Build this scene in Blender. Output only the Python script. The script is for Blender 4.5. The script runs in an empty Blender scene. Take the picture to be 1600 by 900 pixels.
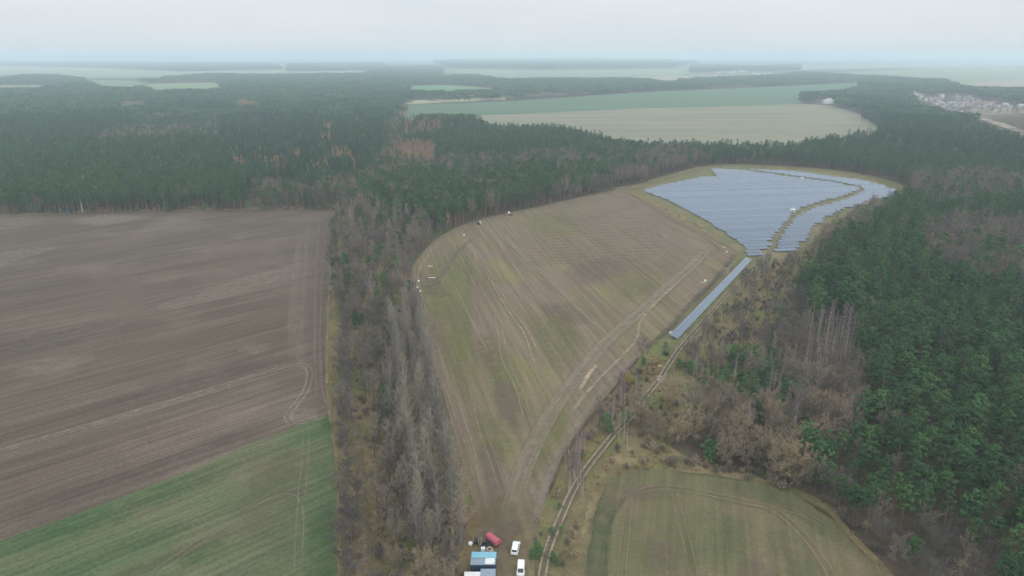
import bpy, math, random
import numpy as np
R = math.radians
random.seed(7); rng = np.random.default_rng(7)
sc = bpy.context.scene
COL = sc.collection

# ------------------------------------------------------------------ camera geometry
F = 1081.0; PITCH = R(18.65); H = 120.0
SP, CP = math.sin(PITCH), math.cos(PITCH)
def G(px, py, z=0.0):
    """ground-plane point (at height z) seen at a photograph pixel"""
    u = (px-800)/F; v = (py-450)/F
    t = (H-z)/(SP+v*CP)
    return (u*t, t*(CP-v*SP))
def PX(x, y, z=0.0):
    d = y*CP-(z-H)*SP
    return 800+F*x/d, 450-F*(y*SP+(z-H)*CP)/d
def world(poly):
    out = []
    for p in poly:
        out.append(G(p[0], p[1], p[2] if len(p) > 2 else 0.0))
    return np.array(out)
def smooth(P, n=5, closed=True):
    P = np.array(P, float); m = len(P); out = []
    rngi = range(m) if closed else range(m-1)
    for i in rngi:
        if closed: a, b, c, d = P[i-1], P[i], P[(i+1) % m], P[(i+2) % m]
        else: a, b, c, d = P[max(i-1, 0)], P[i], P[i+1], P[min(i+2, m-1)]
        for k in range(n):
            t = k/n
            out.append(.5*((2*b)+(-a+c)*t+(2*a-5*b+4*c-d)*t*t+(-a+3*b-3*c+d)*t**3))
    if not closed: out.append(P[-1])
    return np.array(out)
def inside(X, Y, P):
    X = np.asarray(X); Y = np.asarray(Y); r = np.zeros(X.shape, bool); n = len(P)
    for i in range(n):
        x1, y1 = P[i]; x2, y2 = P[(i+1) % n]
        if y1 == y2: continue
        c = ((y1 > Y) != (y2 > Y)) & (X < (x2-x1)*(Y-y1)/(y2-y1)+x1)
        r ^= c
    return r

# ------------------------------------------------------------------ materials
def new_mat(name):
    m = bpy.data.materials.new(name); m.use_nodes = True
    m.node_tree.nodes.clear(); return m, m.node_tree.nodes, m.node_tree.links
def out(N, L, sh):
    o = N.new('ShaderNodeOutputMaterial'); L.new(sh, o.inputs['Surface'])
def plain(name, c, rough=.6, metal=0.0, spec=.4):
    m, N, L = new_mat(name); b = N.new('ShaderNodeBsdfPrincipled')
    b.inputs['Roughness'].default_value = rough; b.inputs['Metallic'].default_value = metal
    b.inputs['Specular IOR Level'].default_value = spec
    tc = N.new('ShaderNodeTexCoord'); ns = N.new('ShaderNodeTexNoise'); ns.inputs['Scale'].default_value = 2.3; ns.inputs['Detail'].default_value = 5
    L.new(tc.outputs['Object'], ns.inputs['Vector'])
    rp = N.new('ShaderNodeValToRGB'); rp.color_ramp.elements[0].position = .3; rp.color_ramp.elements[1].position = .7
    rp.color_ramp.elements[0].color = (c[0]*.82, c[1]*.82, c[2]*.82, 1); rp.color_ramp.elements[1].color = (c[0], c[1], c[2], 1)
    L.new(ns.outputs['Fac'], rp.inputs['Fac']); L.new(rp.outputs['Color'], b.inputs['Base Color'])
    out(N, L, b.outputs[0]); return m
def noise(N, L, vec, scale, detail=6, rough=.6):
    n = N.new('ShaderNodeTexNoise'); n.inputs['Scale'].default_value = scale
    n.inputs['Detail'].default_value = detail; n.inputs['Roughness'].default_value = rough
    L.new(vec, n.inputs['Vector']); return n.outputs['Fac']
def ramp(N, L, fac, stops):
    r = N.new('ShaderNodeValToRGB'); e = r.color_ramp.elements
    while len(e) < len(stops): e.new(.5)
    for i, (p, c) in enumerate(stops):
        e[i].position = p; e[i].color = (c[0], c[1], c[2], 1)
    L.new(fac, r.inputs['Fac']); return r.outputs['Color']
def mixc(N, L, fac, a, b, mode='MIX'):
    m = N.new('ShaderNodeMix'); m.data_type = 'RGBA'; m.blend_type = mode
    for s, v in ((m.inputs[0], fac), (m.inputs[6], a), (m.inputs[7], b)):
        if isinstance(v, (int, float)): s.default_value = v
        elif isinstance(v, tuple): s.default_value = (*v, 1)
        else: L.new(v, s)
    return m.outputs[2]
def stretched(N, L, ang, sx, sy, off=0):
    tc = N.new('ShaderNodeTexCoord')
    a = N.new('ShaderNodeMapping'); a.inputs['Rotation'].default_value = (0, 0, -ang); a.inputs['Location'].default_value = (off, off*.7, 0)
    b = N.new('ShaderNodeMapping'); b.inputs['Scale'].default_value = (sx, sy, 1)
    L.new(tc.outputs['Object'], a.inputs['Vector']); L.new(a.outputs[0], b.inputs['Vector']); return b.outputs[0]
def ground_mat(name, c1, c2, c3, ang=0.0, along=1/60, across=1/9, fine=.5, fine_amt=.34, patch=1/90, c4=None, pth=(.45, .65), lines=None, line_amt=.25):
    """three tone earth or crop: long streaks along ang, broad patches, fine grain"""
    m, N, L = new_mat(name)
    s = stretched(N, L, ang, along, across)
    f = noise(N, L, s, 1.0, 7, .62)
    col = ramp(N, L, f, [(.32, c1), (.5, c2), (.68, c3)])
    tc = N.new('ShaderNodeTexCoord')
    if c4:
        p = noise(N, L, tc.outputs['Object'], patch, 5, .6)
        pf = ramp(N, L, p, [(pth[0], (0, 0, 0)), (pth[1], (1, 1, 1))])
        f2 = noise(N, L, stretched(N, L, ang, along*3, across*3, 40), 1.0, 5)
        c4b = mixc(N, L, f2, tuple(x*.75 for x in c4), tuple(x*1.2 for x in c4))
        col = mixc(N, L, pf, col, c4b)
    if lines:
        l = noise(N, L, stretched(N, L, ang, lines/40, lines, 11), 1.0, 3)
        lr = ramp(N, L, l, [(.35, (1-line_amt,)*3), (.65, (1+line_amt,)*3)])
        col = mixc(N, L, 1.0, col, lr, 'MULTIPLY')
    g = noise(N, L, tc.outputs['Object'], fine*1.6, 6, .75)
    gr = ramp(N, L, g, [(.3, (1-fine_amt,)*3), (.7, (1+fine_amt,)*3)])
    col = mixc(N, L, 1.0, col, gr, 'MULTIPLY')
    d = N.new('ShaderNodeBsdfDiffuse'); L.new(col, d.inputs['Color'])
    out(N, L, d.outputs[0]); return m
def soft_mat(name, c, strength=.8, ns=.25, var=.2, lo=.12):
    """worn track or stain: thins out at its edges (mesh attribute 'a') and breaks up with noise"""
    m, N, L = new_mat(name)
    at = N.new('ShaderNodeAttribute'); at.attribute_name = 'a'
    tc = N.new('ShaderNodeTexCoord')
    n1 = noise(N, L, tc.outputs['Object'], ns, 5, .65)
    mr = N.new('ShaderNodeMapRange'); mr.inputs['From Min'].default_value = .36; mr.inputs['From Max'].default_value = .62
    mr.inputs['To Min'].default_value = lo; mr.inputs['To Max'].default_value = strength
    L.new(n1, mr.inputs['Value'])
    mu = N.new('ShaderNodeMath'); mu.operation = 'MULTIPLY'; L.new(at.outputs['Fac'], mu.inputs[0]); L.new(mr.outputs[0], mu.inputs[1])
    n2 = noise(N, L, tc.outputs['Object'], .7, 4)
    col = mixc(N, L, n2, tuple(x*(1-var) for x in c), tuple(x*(1+var) for x in c))
    d = N.new('ShaderNodeBsdfDiffuse'); L.new(col, d.inputs['Color'])
    t = N.new('ShaderNodeBsdfTransparent'); mx = N.new('ShaderNodeMixShader')
    L.new(mu.outputs[0], mx.inputs[0]); L.new(t.outputs[0], mx.inputs[1]); L.new(d.outputs[0], mx.inputs[2])
    out(N, L, mx.outputs[0]); return m
def leaf_mat(name, c1, c2, c3, scale=.35):
    m, N, L = new_mat(name)
    oi = N.new('ShaderNodeObjectInfo'); tc = N.new('ShaderNodeTexCoord')
    f = noise(N, L, tc.outputs['Object'], scale, 4, .7)
    col = mixc(N, L, f, c1, c2)
    r = ramp(N, L, oi.outputs['Random'], [(0, (.72, .72, .78)), (.5, (1, 1, 1)), (1, (1.35, 1.28, 1.1))])
    col = mixc(N, L, 1.0, col, r, 'MULTIPLY')
    f2 = ramp(N, L, noise(N, L, tc.outputs['Object'], scale*4, 3), [(.55, (0, 0, 0)), (.75, (.6, .6, .6))])
    col = mixc(N, L, f2, col, c3)
    d = N.new('ShaderNodeBsdfDiffuse'); L.new(col, d.inputs['Color'])
    out(N, L, d.outputs[0]); return m

# ------------------------------------------------------------------ object helpers
def mesh(name, V, Fc, mats, mi=None, smooth_=False):
    me = bpy.data.meshes.new(name); me.from_pydata([tuple(v) for v in V], [], Fc); 
    for m in (mats if isinstance(mats, (list, tuple)) else [mats]): me.materials.append(m)
    if mi is not None: me.polygons.foreach_set('material_index', mi)
    if smooth_: me.polygons.foreach_set('use_smooth', [True]*len(me.polygons))
    me.update(); return me
def obj(name, me, parent=None, loc=(0, 0, 0), rz=0, scl=None):
    o = bpy.data.objects.new(name, me); COL.objects.link(o)
    if parent is not None: o.parent = parent
    o.location = loc; o.rotation_euler = (0, 0, rz)
    if scl is not None: o.scale = (scl, scl, scl) if isinstance(scl, (int, float)) else scl
    return o
def tag(o, label=None, cat=None, group=None, kind=None):
    if label: o['label'] = label
    if cat: o['category'] = cat
    if group: o['group'] = group
    if kind: o['kind'] = kind
    return o
def thing(name, label, cat, loc, rz=0, group=None, scl=None):
    return tag(obj(name, None, None, loc, rz, scl), label, cat, group)
def structure(o): o['kind'] = 'structure'; return o
ZK = [0.05]
def nextz():
    ZK[0] += .003; return ZK[0]
def jag(P, amp, seed=1):
    r = np.random.default_rng(seed); n = len(P)
    k = r.normal(size=(n, 2)); k = (k+np.roll(k, 1, 0)+np.roll(k, -1, 0))/1.7
    return P+k*amp
def sheet(name, poly, mat, z=None, n=6, amp=0, worldpts=False):
    P = np.array(poly) if worldpts else world(poly)
    P = smooth(P, n) if n > 1 else P
    if amp: P = jag(P, amp, len(P))
    z = nextz() if z is None else z
    return structure(obj(name, mesh(name, [(x, y, z) for x, y in P], [list(range(len(P)))], mat)))
def ribbon(name, pts, width, mat, amax=1.0, wob=0.0, sub=8, ends=True, w2=None, off=0.0, worldpts=False, soft=.35):
    P = np.array(pts) if worldpts else world(pts)
    P = smooth(P, sub, False); n = len(P)
    T = np.gradient(P, axis=0); T /= np.linalg.norm(T, axis=1)[:, None]+1e-9
    Nn = np.stack([-T[:, 1], T[:, 0]], 1)
    P = P+Nn*off
    z = nextz(); V = []; A = []; Fc = []
    for i in range(n):
        w = width if w2 is None else width+(w2-width)*i/(n-1)
        j = 1+wob*random.uniform(-1, 1)
        e = 1.0
        if ends: e = min(1, i/3, (n-1-i)/3)
        for s, a in ((-.5, 0), (-.5*(1-soft), 1), (.5*(1-soft), 1), (.5, 0)):
            q = P[i]+Nn[i]*s*w*j; V.append((q[0], q[1], z)); A.append(a*e*amax)
        if i:
            b = 4*i
            for k in range(3): Fc.append((b-4+k, b-3+k, b+1+k, b+k))
    me = mesh(name, V, Fc, mat)
    at = me.attributes.new('a', 'FLOAT', 'POINT'); at.data.foreach_set('value', A)
    return structure(obj(name, me))
def patch(name, poly, mat, amax=1.0, worldpts=False):
    P = np.array(poly) if worldpts else world(poly)
    P = jag(smooth(P, 6), .4, len(P)); c = P.mean(0); n = len(P); z = nextz(); V = []; A = []; Fc = []
    for s, a in ((1, 0), (.8, .45), (.55, 1), (.25, 1)):
        for p in P: q = c+(p-c)*s; V.append((q[0], q[1], z)); A.append(a*amax)
    V.append((c[0], c[1], z)); A.append(amax)
    for r_ in range(3):
        for i in range(n): j = (i+1) % n; Fc.append((r_*n+i, r_*n+j, (r_+1)*n+j, (r_+1)*n+i))
    for i in range(n): Fc.append((3*n+i, 3*n+(i+1) % n, 4*n))
    me = mesh(name, V, Fc, mat)
    at = me.attributes.new('a', 'FLOAT', 'POINT'); at.data.foreach_set('value', A)
    return structure(obj(name, me))
class MB:
    def __init__(s): s.V = []; s.F = []; s.M = []
    def add(s, V, Fc, m=0):
        b = len(s.V); s.V += [tuple(v) for v in V]; s.F += [tuple(i+b for i in f) for f in Fc]; s.M += [m]*len(Fc); return s
    def box(s, x0, x1, y0, y1, z0, z1, m=0, tx=0, ty=0):
        """tx, ty: taper of the top in metres"""
        V = [(x0, y0, z0), (x1, y0, z0), (x1, y1, z0), (x0, y1, z0), (x0+tx, y0+ty, z1), (x1-tx, y0+ty, z1), (x1-tx, y1-ty, z1), (x0+tx, y1-ty, z1)]
        return s.add(V, [(3, 2, 1, 0), (4, 5, 6, 7), (0, 1, 5, 4), (1, 2, 6, 5), (2, 3, 7, 6), (3, 0, 4, 7)], m)
    def prism(s, prof, x0, x1, m=0, axis='x'):
        """profile of (y,z) points swept along x (or (x,z) along y)"""
        n = len(prof)
        f = (lambda a, p: (a, p[0], p[1])) if axis == 'x' else (lambda a, p: (p[0], a, p[1]))
        V = [f(x0, p) for p in prof]+[f(x1, p) for p in prof]
        Fc = [tuple(range(n)), tuple(range(2*n-1, n-1, -1))]+[(i, (i+1) % n, n+(i+1) % n, n+i) for i in range(n)]
        return s.add(V, Fc, m)
    def tube(s, P, Rr, k=5, m=0, cap=False):
        P = [np.array(p, float) for p in P]; V = []; Fc = []
        for i, p in enumerate(P):
            t = P[min(i+1, len(P)-1)]-P[max(i-1, 0)]; t /= np.linalg.norm(t)+1e-9
            a = np.cross(t, (0, 0, 1) if abs(t[2]) < .9 else (1, 0, 0)); a /= np.linalg.norm(a)+1e-9; b = np.cross(t, a)
            for j in range(k):
                th = 2*math.pi*j/k; V.append(p+(a*math.cos(th)+b*math.sin(th))*Rr[i])
            if i:
                for j in range(k): Fc.append(((i-1)*k+j, (i-1)*k+(j+1) % k, i*k+(j+1) % k, i*k+j))
        if cap: Fc += [tuple(range(k)), tuple(range(len(V)-1, len(V)-1-k, -1))]
        return s.add(V, Fc, m)
    def cyl(s, c, axis, r, h, k=14, m=0):
        c = np.array(c, float); d = {'x': (1, 0, 0), 'y': (0, 1, 0), 'z': (0, 0, 1)}[axis]; d = np.array(d)*h/2
        return s.tube([c-d, c+d], [r, r], k, m, True)
    def mesh(s, name, mats, sm=False): return mesh(name, s.V, s.F, mats, s.M, sm)

# ------------------------------------------------------------------ tree materials
M_pine = leaf_mat('pine_needles', (.026, .062, .027), (.062, .116, .043), (.105, .13, .042))
M_spr = leaf_mat('spruce_needles', (.018, .05, .03), (.035, .075, .04), (.05, .08, .04))
M_larch = leaf_mat('larch_needles', (.28, .165, .09), (.37, .235, .14), (.28, .2, .12))
M_young = leaf_mat('young_needles', (.045, .11, .04), (.08, .16, .06), (.14, .15, .05))
M_twig = leaf_mat('brown_twigs', (.15, .122, .102), (.225, .19, .158), (.26, .215, .155))
M_twigd = leaf_mat('dark_twigs', (.10, .09, .083), (.16, .142, .125), (.18, .155, .115))
M_twigg = leaf_mat('pale_twigs', (.19, .165, .14), (.27, .238, .20), (.25, .21, .155))
M_twigt = leaf_mat('tan_twigs', (.21, .165, .12), (.30, .245, .17), (.32, .275, .14))
M_twigp = leaf_mat('birch_twigs', (.17, .125, .125), (.25, .19, .185), (.28, .2, .16))
M_bark = plain('bark', (.14, .11, .085), .9, 0, .1)
M_barkg = plain('pale_bark', (.30, .27, .23), .9, 0, .1)
M_barkr = plain('pine_bark', (.22, .13, .085), .9, 0, .1)
M_birch = plain('birch_bark', (.44, .42, .39), .8, 0, .2)
M_dead = plain('dead_wood', (.42, .41, .39), .8, 0, .2)
M_red = leaf_mat('red_twigs', (.16, .045, .04), (.24, .08, .06), (.3, .12, .07))
M_yel = leaf_mat('yellow_leaves', (.30, .22, .05), (.42, .31, .07), (.35, .2, .05))
M_straw = leaf_mat('straw', (.24, .18, .09), (.36, .28, .145), (.26, .22, .09), .2)

def rv():
    v = rng.normal(size=3); return v/np.linalg.norm(v)
def quad(mb, p, n, s, m=0, asp=1.0):
    n = n/np.linalg.norm(n); a = np.cross(n, rv()); a /= np.linalg.norm(a)+1e-9; b = np.cross(n, a)
    mb.add([p-a*s-b*s*asp, p+a*s-b*s*asp, p+a*s*.7+b*s*asp, p-a*s*.8+b*s*asp], [(0, 1, 2, 3)], m)
def blade(mb, p0, p1, w, m=0):
    d = p1-p0; a = np.cross(d, rv()); a /= np.linalg.norm(a)+1e-9
    mb.add([p0-a*w, p0+a*w, p1], [(0, 1, 2)], m)
def gen_pine(h, r, lean=0, tufts=46, size=.36, ncl=16, low=.5):
    tr = MB(); cr = MB()
    dx, dy = rng.normal(size=2)*.35
    P = [(dx*t*t, dy*t*t, h*t*.97) for t in (0, .3, .6, .85, 1)]
    tr.tube(P, [.24*h/18, .19*h/18, .14*h/18, .08, .03], 6)
    for c in range(ncl):
        t = low+(1-low)*((c+.5)/ncl)**.8
        rr = r*math.sqrt(max(0.05, 1-((t-low-.12)/(1.02-low))**2))*(.45 if t > .93 else .72)*rng.uniform(.6, 1.1)
        th = c*2.4+rng.uniform(-.4, .4)
        if c == ncl-1: rr = 0
        cx, cy, cz = dx*t*t+rr*math.cos(th), dy*t*t+rr*math.sin(th), h*t
        base = np.array([dx*t*t, dy*t*t, h*t-rr*.25])
        ce = np.array([cx, cy, cz])
        if rr > .3: tr.tube([base, ce], [.06, .025], 3)
        cs = r*rng.uniform(.34, .55)
        for k in range(tufts):
            v = rv(); v[2] *= .5
            if v[2] < -.2 and rng.random() < .6: v[2] *= -1
            p = ce+v*cs*rng.uniform(.55, 1.05)
            quad(cr, p, v+np.array([0, 0, .9])+rv()*.6, size*rng.uniform(.5, 1.1), 0, .6)
    return tr, cr
def gen_cone(h, r, layers=13, per=9, low=.12, size=.34, dens=1.0, droop=.25):
    tr = MB(); cr = MB()
    tr.tube([(0, 0, 0), (0, 0, h*.5), (0, 0, h)], [.2*h/18, .12*h/18, .02], 6)
    for l in range(layers):
        t = low+(1-low)*l/layers; rl = r*(1-t)**.8*1.05+.15
        n = max(4, int(per*(1-t*.5)*dens))
        for b in range(n):
            th = b*6.283/n+l*.7+rng.uniform(-.25, .25); rb = rl*rng.uniform(.7, 1.12)
            for s in np.linspace(.25, 1, 5):
                p = np.array([math.cos(th)*rb*s, math.sin(th)*rb*s, h*t-droop*rb*s+rng.uniform(-.15, .15)])
                for q in range(2): quad(cr, p+rv()*.22, np.array([math.cos(th)*.5, math.sin(th)*.5, 1])+rv()*.6, size*rng.uniform(.6, 1.1)*(1.2-.5*s), 0, .7)
    for q in range(8): quad(cr, np.array([0, 0, h*(1-.02*q)])+rv()*.1, rv(), size*.5)
    return tr, cr
def gen_bare(h, r, style='round', nl=10, nb=8, nt=9, tw=.045, fork=.3):
    """leafless tree: trunk and limbs in one mesh, the fine branches and twigs in the other"""
    tr = MB(); cr = MB(); rt = .016*h
    dx, dy = rng.normal(size=2)*.02*h
    def ax(t): return np.array([dx*t*t, dy*t*t, h*t])
    top = .97 if style != 'round' else .8
    if style == 'birch': rt *= .5
    tr.tube([ax(t*top) for t in (0, .25, .5, .75, 1)], [rt, rt*.8, rt*.6, rt*.35, rt*.12], 6)
    up = {'round': .7, 'poplar': 1.5, 'birch': 1.3}[style]
    for i in range(nl):
        t = fork+(top-fork)*(i+.3)/nl
        th = i*2.4+rng.uniform(-.5, .5)
        if style == 'round': ll = r*rng.uniform(.85, 1.15)*(1.05-.25*abs(t-.5))
        elif style == 'poplar': ll = r*1.9*(1.08-t*.75)*rng.uniform(.8, 1.15)
        else: ll = r*1.25*(1.15-t*.8)*rng.uniform(.7, 1.15)
        d = np.array([math.cos(th), math.sin(th), up*rng.uniform(.6, 1.3)+(t-.3)*.8]); d /= np.linalg.norm(d)
        p0 = ax(t); p = p0.copy(); pts = [p0]
        for k in range(4):
            d = d+rv()*.16+np.array([0, 0, .10 if style != 'birch' else .02]); d /= np.linalg.norm(d)
            p = p+d*ll/4; pts.append(p)
        r1 = rt*.42*(1-.5*t)
        tr.tube(pts, [r1, r1*.8, r1*.6, r1*.4, r1*.15], 4)
        for j in range(nb):
            s = .25+.75*(j+rng.uniform(0, 1))/nb; k = min(3, int(s*4)); q0 = pts[k]+(pts[k+1]-pts[k])*(s*4-k if s < 1 else 1)
            e = pts[k+1]-pts[k]; e /= np.linalg.norm(e)
            bd = e*.8+rv()*.9+np.array([0, 0, .35 if style != 'birch' else -.05]); bd /= np.linalg.norm(bd)
            bl = ll*rng.uniform(.3, .52)*(1.15-.45*s)
            q1 = q0+bd*bl*.5; q2 = q1+(bd+rv()*.3)*bl*.5
            cr.tube([q0, q1, q2], [r1*.28+.01, r1*.18+.008, .008], 3)
            for m_ in range(nt):
                u = rng.uniform(.1, 1); w0 = q0+(q1-q0)*min(1, u*2) if u < .5 else q1+(q2-q1)*(u-.5)*2
                td = bd*.7+rv()*.9+np.array([0, 0, .3 if style != 'birch' else -.35]); td /= np.linalg.norm(td)
                blade(cr, w0, w0+td*bl*rng.uniform(.3, .62), tw*rng.uniform(.6, 1.2))
    return tr, cr
def gen_shrub(h, r, n=22, nt=22, tw=.04, leafy=0, ls=.16):
    cr = MB()
    for i in range(n):
        th = rng.uniform(0, 6.28); a = rng.uniform(.1, 1)
        d = np.array([math.cos(th)*a*r/h*1.1, math.sin(th)*a*r/h*1.1, 1.0]); d /= np.linalg.norm(d)
        ll = h*rng.uniform(.6, 1.1)*(1.1-.35*a); b = np.array([math.cos(th), math.sin(th), 0])*a*r*.3
        q1 = b+d*ll*.5; q2 = q1+(d+rv()*.25)*ll*.5
        cr.tube([b, q1, q2], [.05, .03, .01], 3)
        for k in range(nt):
            u = rng.uniform(.25, 1); w0 = b+(q1-b)*min(1, u*2) if u < .5 else q1+(q2-q1)*(u-.5)*2
            td = d+rv()*.9; td /= np.linalg.norm(td); e = w0+td*ll*rng.uniform(.15, .35)
            if leafy and rng.random() < leafy: quad(cr, e, rv()+np.array([0, 0, .7]), ls*rng.uniform(.6, 1.2))
            else: blade(cr, w0, e, tw*rng.uniform(.6, 1.2))
    return cr
def gen_tuft(h=.9, r=.8, n=60):
    cr = MB()
    for i in range(n):
        b = np.array([*(rng.normal(size=2)*r*.4), 0]); e = b+np.array([rng.normal()*.3*h, rng.normal()*.3*h, h*rng.uniform(.5, 1.1)])
        blade(cr, b, e, .07)
    return cr

# kinds: name -> list of (trunk mesh or None, crown mesh), nominal height
KIND = {}; PROTO = bpy.data.collections.new('tree_prototypes')
SUB = {}
def reg(kind, gens, mt, mc, names=('trunk', 'crown')):
    L = []; c = bpy.data.collections.new('proto_'+kind)
    for i, (t, cr) in enumerate(gens):
        mtm = t.mesh('%s_%s' % (kind, names[0]), mt) if t else None
        mcm = cr.mesh('%s_%s' % (kind, names[1]), mc)
        if t:
            a = MB(); a.add(t.V, t.F, 0); a.add(cr.V, cr.F, 1); pm = a.mesh('%s_whole' % kind, [mt, mc])
        else: pm = mcm
        po = bpy.data.objects.new('%s_proto_%02d' % (kind, i), pm); c.objects.link(po)
        L.append((mtm, mcm))
    KIND[kind] = L; SUB[kind] = c
reg('pine_tree', [gen_pine(h, r, ncl=n, low=lo, size=sz) for h, r, n, lo, sz in ((17, 2.9, 16, .5, .34), (19, 3.1, 20, .36, .3), (15, 2.5, 13, .42, .36), (18, 2.5, 15, .55, .3), (16, 3.3, 20, .3, .34), (19, 2.2, 12, .5, .3), (14, 3.0, 15, .38, .38))], M_barkr, M_pine)
reg('spruce_tree', [gen_cone(h, r) for h, r in ((20, 2.9), (17, 2.6), (22, 3.1))], M_bark, M_spr)
reg('larch_tree', [gen_cone(h, r, 12, 7, .2, .30, .8, .05) for h, r in ((18, 2.4), (15, 2.2))], M_bark, M_larch)
reg('young_pine', [gen_pine(h, r, ncl=n, low=.14, size=.26, tufts=40) for h, r, n in ((6.5, 2.5, 14), (8, 2.9, 16), (5, 2.3, 12))], M_barkr, M_young)
reg('bare_tree', [gen_bare(h, r, 'round', 12, 10, 12, .06) for h, r in ((15, 4.6), (17, 5.0), (13, 4.2), (16, 4.0))], M_bark, M_twig)
reg('dark_bare_tree', [gen_bare(h, r, 'round', 12, 10, 12, .06) for h, r in ((13, 3.8), (15, 4.2), (12, 3.4))], M_bark, M_twigd)
reg('tan_bare_tree', [gen_bare(h, r, 'round', 16, 12, 13, .06, .12) for h, r in ((11, 4.6), (12.5, 5.4), (9.5, 4.3))], M_bark, M_twigt)
reg('poplar_tree', [gen_bare(h, r*1.15, 'poplar', 22, 9, 9, .045, .12) for h, r in ((19, 2.6), (21, 2.9), (17, 2.4))], M_barkg, M_twigg)
reg('birch_tree', [gen_bare(h, r, 'birch', 16, 7, 11, .045, .38) for h, r in ((14, 2.0), (16, 2.2), (12, 1.7))], M_birch, M_twigp)
reg('shrub', [(None, gen_shrub(h, r, 26, 30, .055)) for h, r in ((2.8, 1.9), (3.4, 2.4), (2.2, 2.0))], M_bark, M_twig)
reg('tan_shrub', [(None, gen_shrub(h, r, 20, 22, .05, .35)) for h, r in ((2.2, 1.8), (2.9, 2.2))], M_bark, M_twigt)
reg('grass_tuft', [(None, gen_tuft(.9, 1.1)), (None, gen_tuft(.6, 1.3)), (None, gen_tuft(1.2, .9))], M_straw, M_straw)
def clump(kind, n, size, s=1.0):
    mb = MB(); mats = KIND[kind][0][1].materials[0]; tm = KIND[kind][0][0].materials[0]
    g = int(round(math.sqrt(n)))
    for i in range(g):
        for j in range(g):
            x = (i+.5)/g*size-size/2+rng.uniform(-.3, .3)*size/g; y = (j+.5)/g*size-size/2+rng.uniform(-.3, .3)*size/g
            h = rng.uniform(15, 20)*s; r = size/g*.62
            if kind == 'pine_tree':
                for k in range(26):
                    v = rv(); v[2] = abs(v[2])*1.0 if rng.random() < .8 else v[2]
                    quad(mb, np.array([x, y, h-r*1.1])+v*np.array([r, r, r*1.2]), v+np.array([0, 0, .3]), r*.36, 1, .8)
            elif kind in ('spruce_tree', 'larch_tree'):
                for k in range(26):
                    t = rng.random(); a = rng.uniform(0, 6.28)
                    quad(mb, np.array([x+math.cos(a)*r*.7*(1-t), y+math.sin(a)*r*.7*(1-t), h*(.35+.7*t)]), np.array([math.cos(a), math.sin(a), .6]), .7*(1.1-t*.7), 1, 1)
            else:
                for k in range(60):
                    v = rv(); v[2] = abs(v[2]); p = np.array([x, y, h*.45]); blade(mb, p+v*r*.4, p+v*np.array([r, r, h*.42]), .09, 1)
            mb.tube([(x, y, 0), (x, y, h*.8)], [.2, .1], 3, 0)
    return mb, tm, mats
def reg_clump(kind, name, n, size, s=1.0, variants=3):
    c = bpy.data.collections.new('proto_'+name)
    for i in range(variants):
        mb, tm, cm = clump(kind, n, size, s)
        c.objects.link(bpy.data.objects.new('%s_proto_%02d' % (name, i), mb.mesh(name, [tm, cm])))
    SUB[name] = c; KIND[name] = [None]*variants
reg_clump('pine_tree', 'pine_clump', 25, 30)
reg_clump('bare_tree', 'bare_clump', 16, 30, .85)
reg_clump('spruce_tree', 'spruce_clump', 25, 28, 1.1)
reg_clump('larch_tree', 'larch_clump', 25, 28, .95)

def scatter(name, kind, pts, label, group=None):
    """one object of kind 'stuff' whose points each carry one plant (geometry nodes)"""
    if not len(pts): return
    n = len(pts); me = bpy.data.meshes.new(name); me.from_pydata([(p[0], p[1], .05) for p in pts], [], [])
    a = me.attributes.new('pick', 'INT', 'POINT'); a.data.foreach_set('value', rng.integers(0, len(KIND[kind]), n).astype(np.int32))
    a = me.attributes.new('turn', 'FLOAT_VECTOR', 'POINT'); tv = np.zeros((n, 3)); tv[:, 2] = rng.uniform(0, 6.28, n); a.data.foreach_set('vector', tv.ravel())
    a = me.attributes.new('size', 'FLOAT', 'POINT'); a.data.foreach_set('value', [float(p[2]) for p in pts])
    o = obj(name, me); tag(o, label, None, group, 'stuff')
    gt = bpy.data.node_groups.new(name+'_nodes', 'GeometryNodeTree'); N, L = gt.nodes, gt.links
    gt.interface.new_socket('Geometry', in_out='INPUT', socket_type='NodeSocketGeometry')
    gt.interface.new_socket('Geometry', in_out='OUTPUT', socket_type='NodeSocketGeometry')
    gi = N.new('NodeGroupInput'); go = N.new('NodeGroupOutput')
    m2p = N.new('GeometryNodeMeshToPoints'); ip = N.new('GeometryNodeInstanceOnPoints'); ci = N.new('GeometryNodeCollectionInfo')
    ci.inputs['Collection'].default_value = SUB[kind]; ci.inputs['Separate Children'].default_value = True; ci.inputs['Reset Children'].default_value = True
    L.new(gi.outputs[0], m2p.inputs[0]); L.new(m2p.outputs[0], ip.inputs['Points']); L.new(ci.outputs[0], ip.inputs['Instance'])
    ip.inputs['Pick Instance'].default_value = True
    for nm, ty, sock in (('pick', 'INT', 'Instance Index'), ('turn', 'FLOAT_VECTOR', 'Rotation'), ('size', 'FLOAT', 'Scale')):
        na = N.new('GeometryNodeInputNamedAttribute'); na.data_type = ty; na.inputs['Name'].default_value = nm
        L.new(na.outputs['Attribute'], ip.inputs[sock])
    L.new(ip.outputs[0], go.inputs[0])
    md = o.modifiers.new('plants', 'NODES'); md.node_group = gt
    return o

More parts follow.
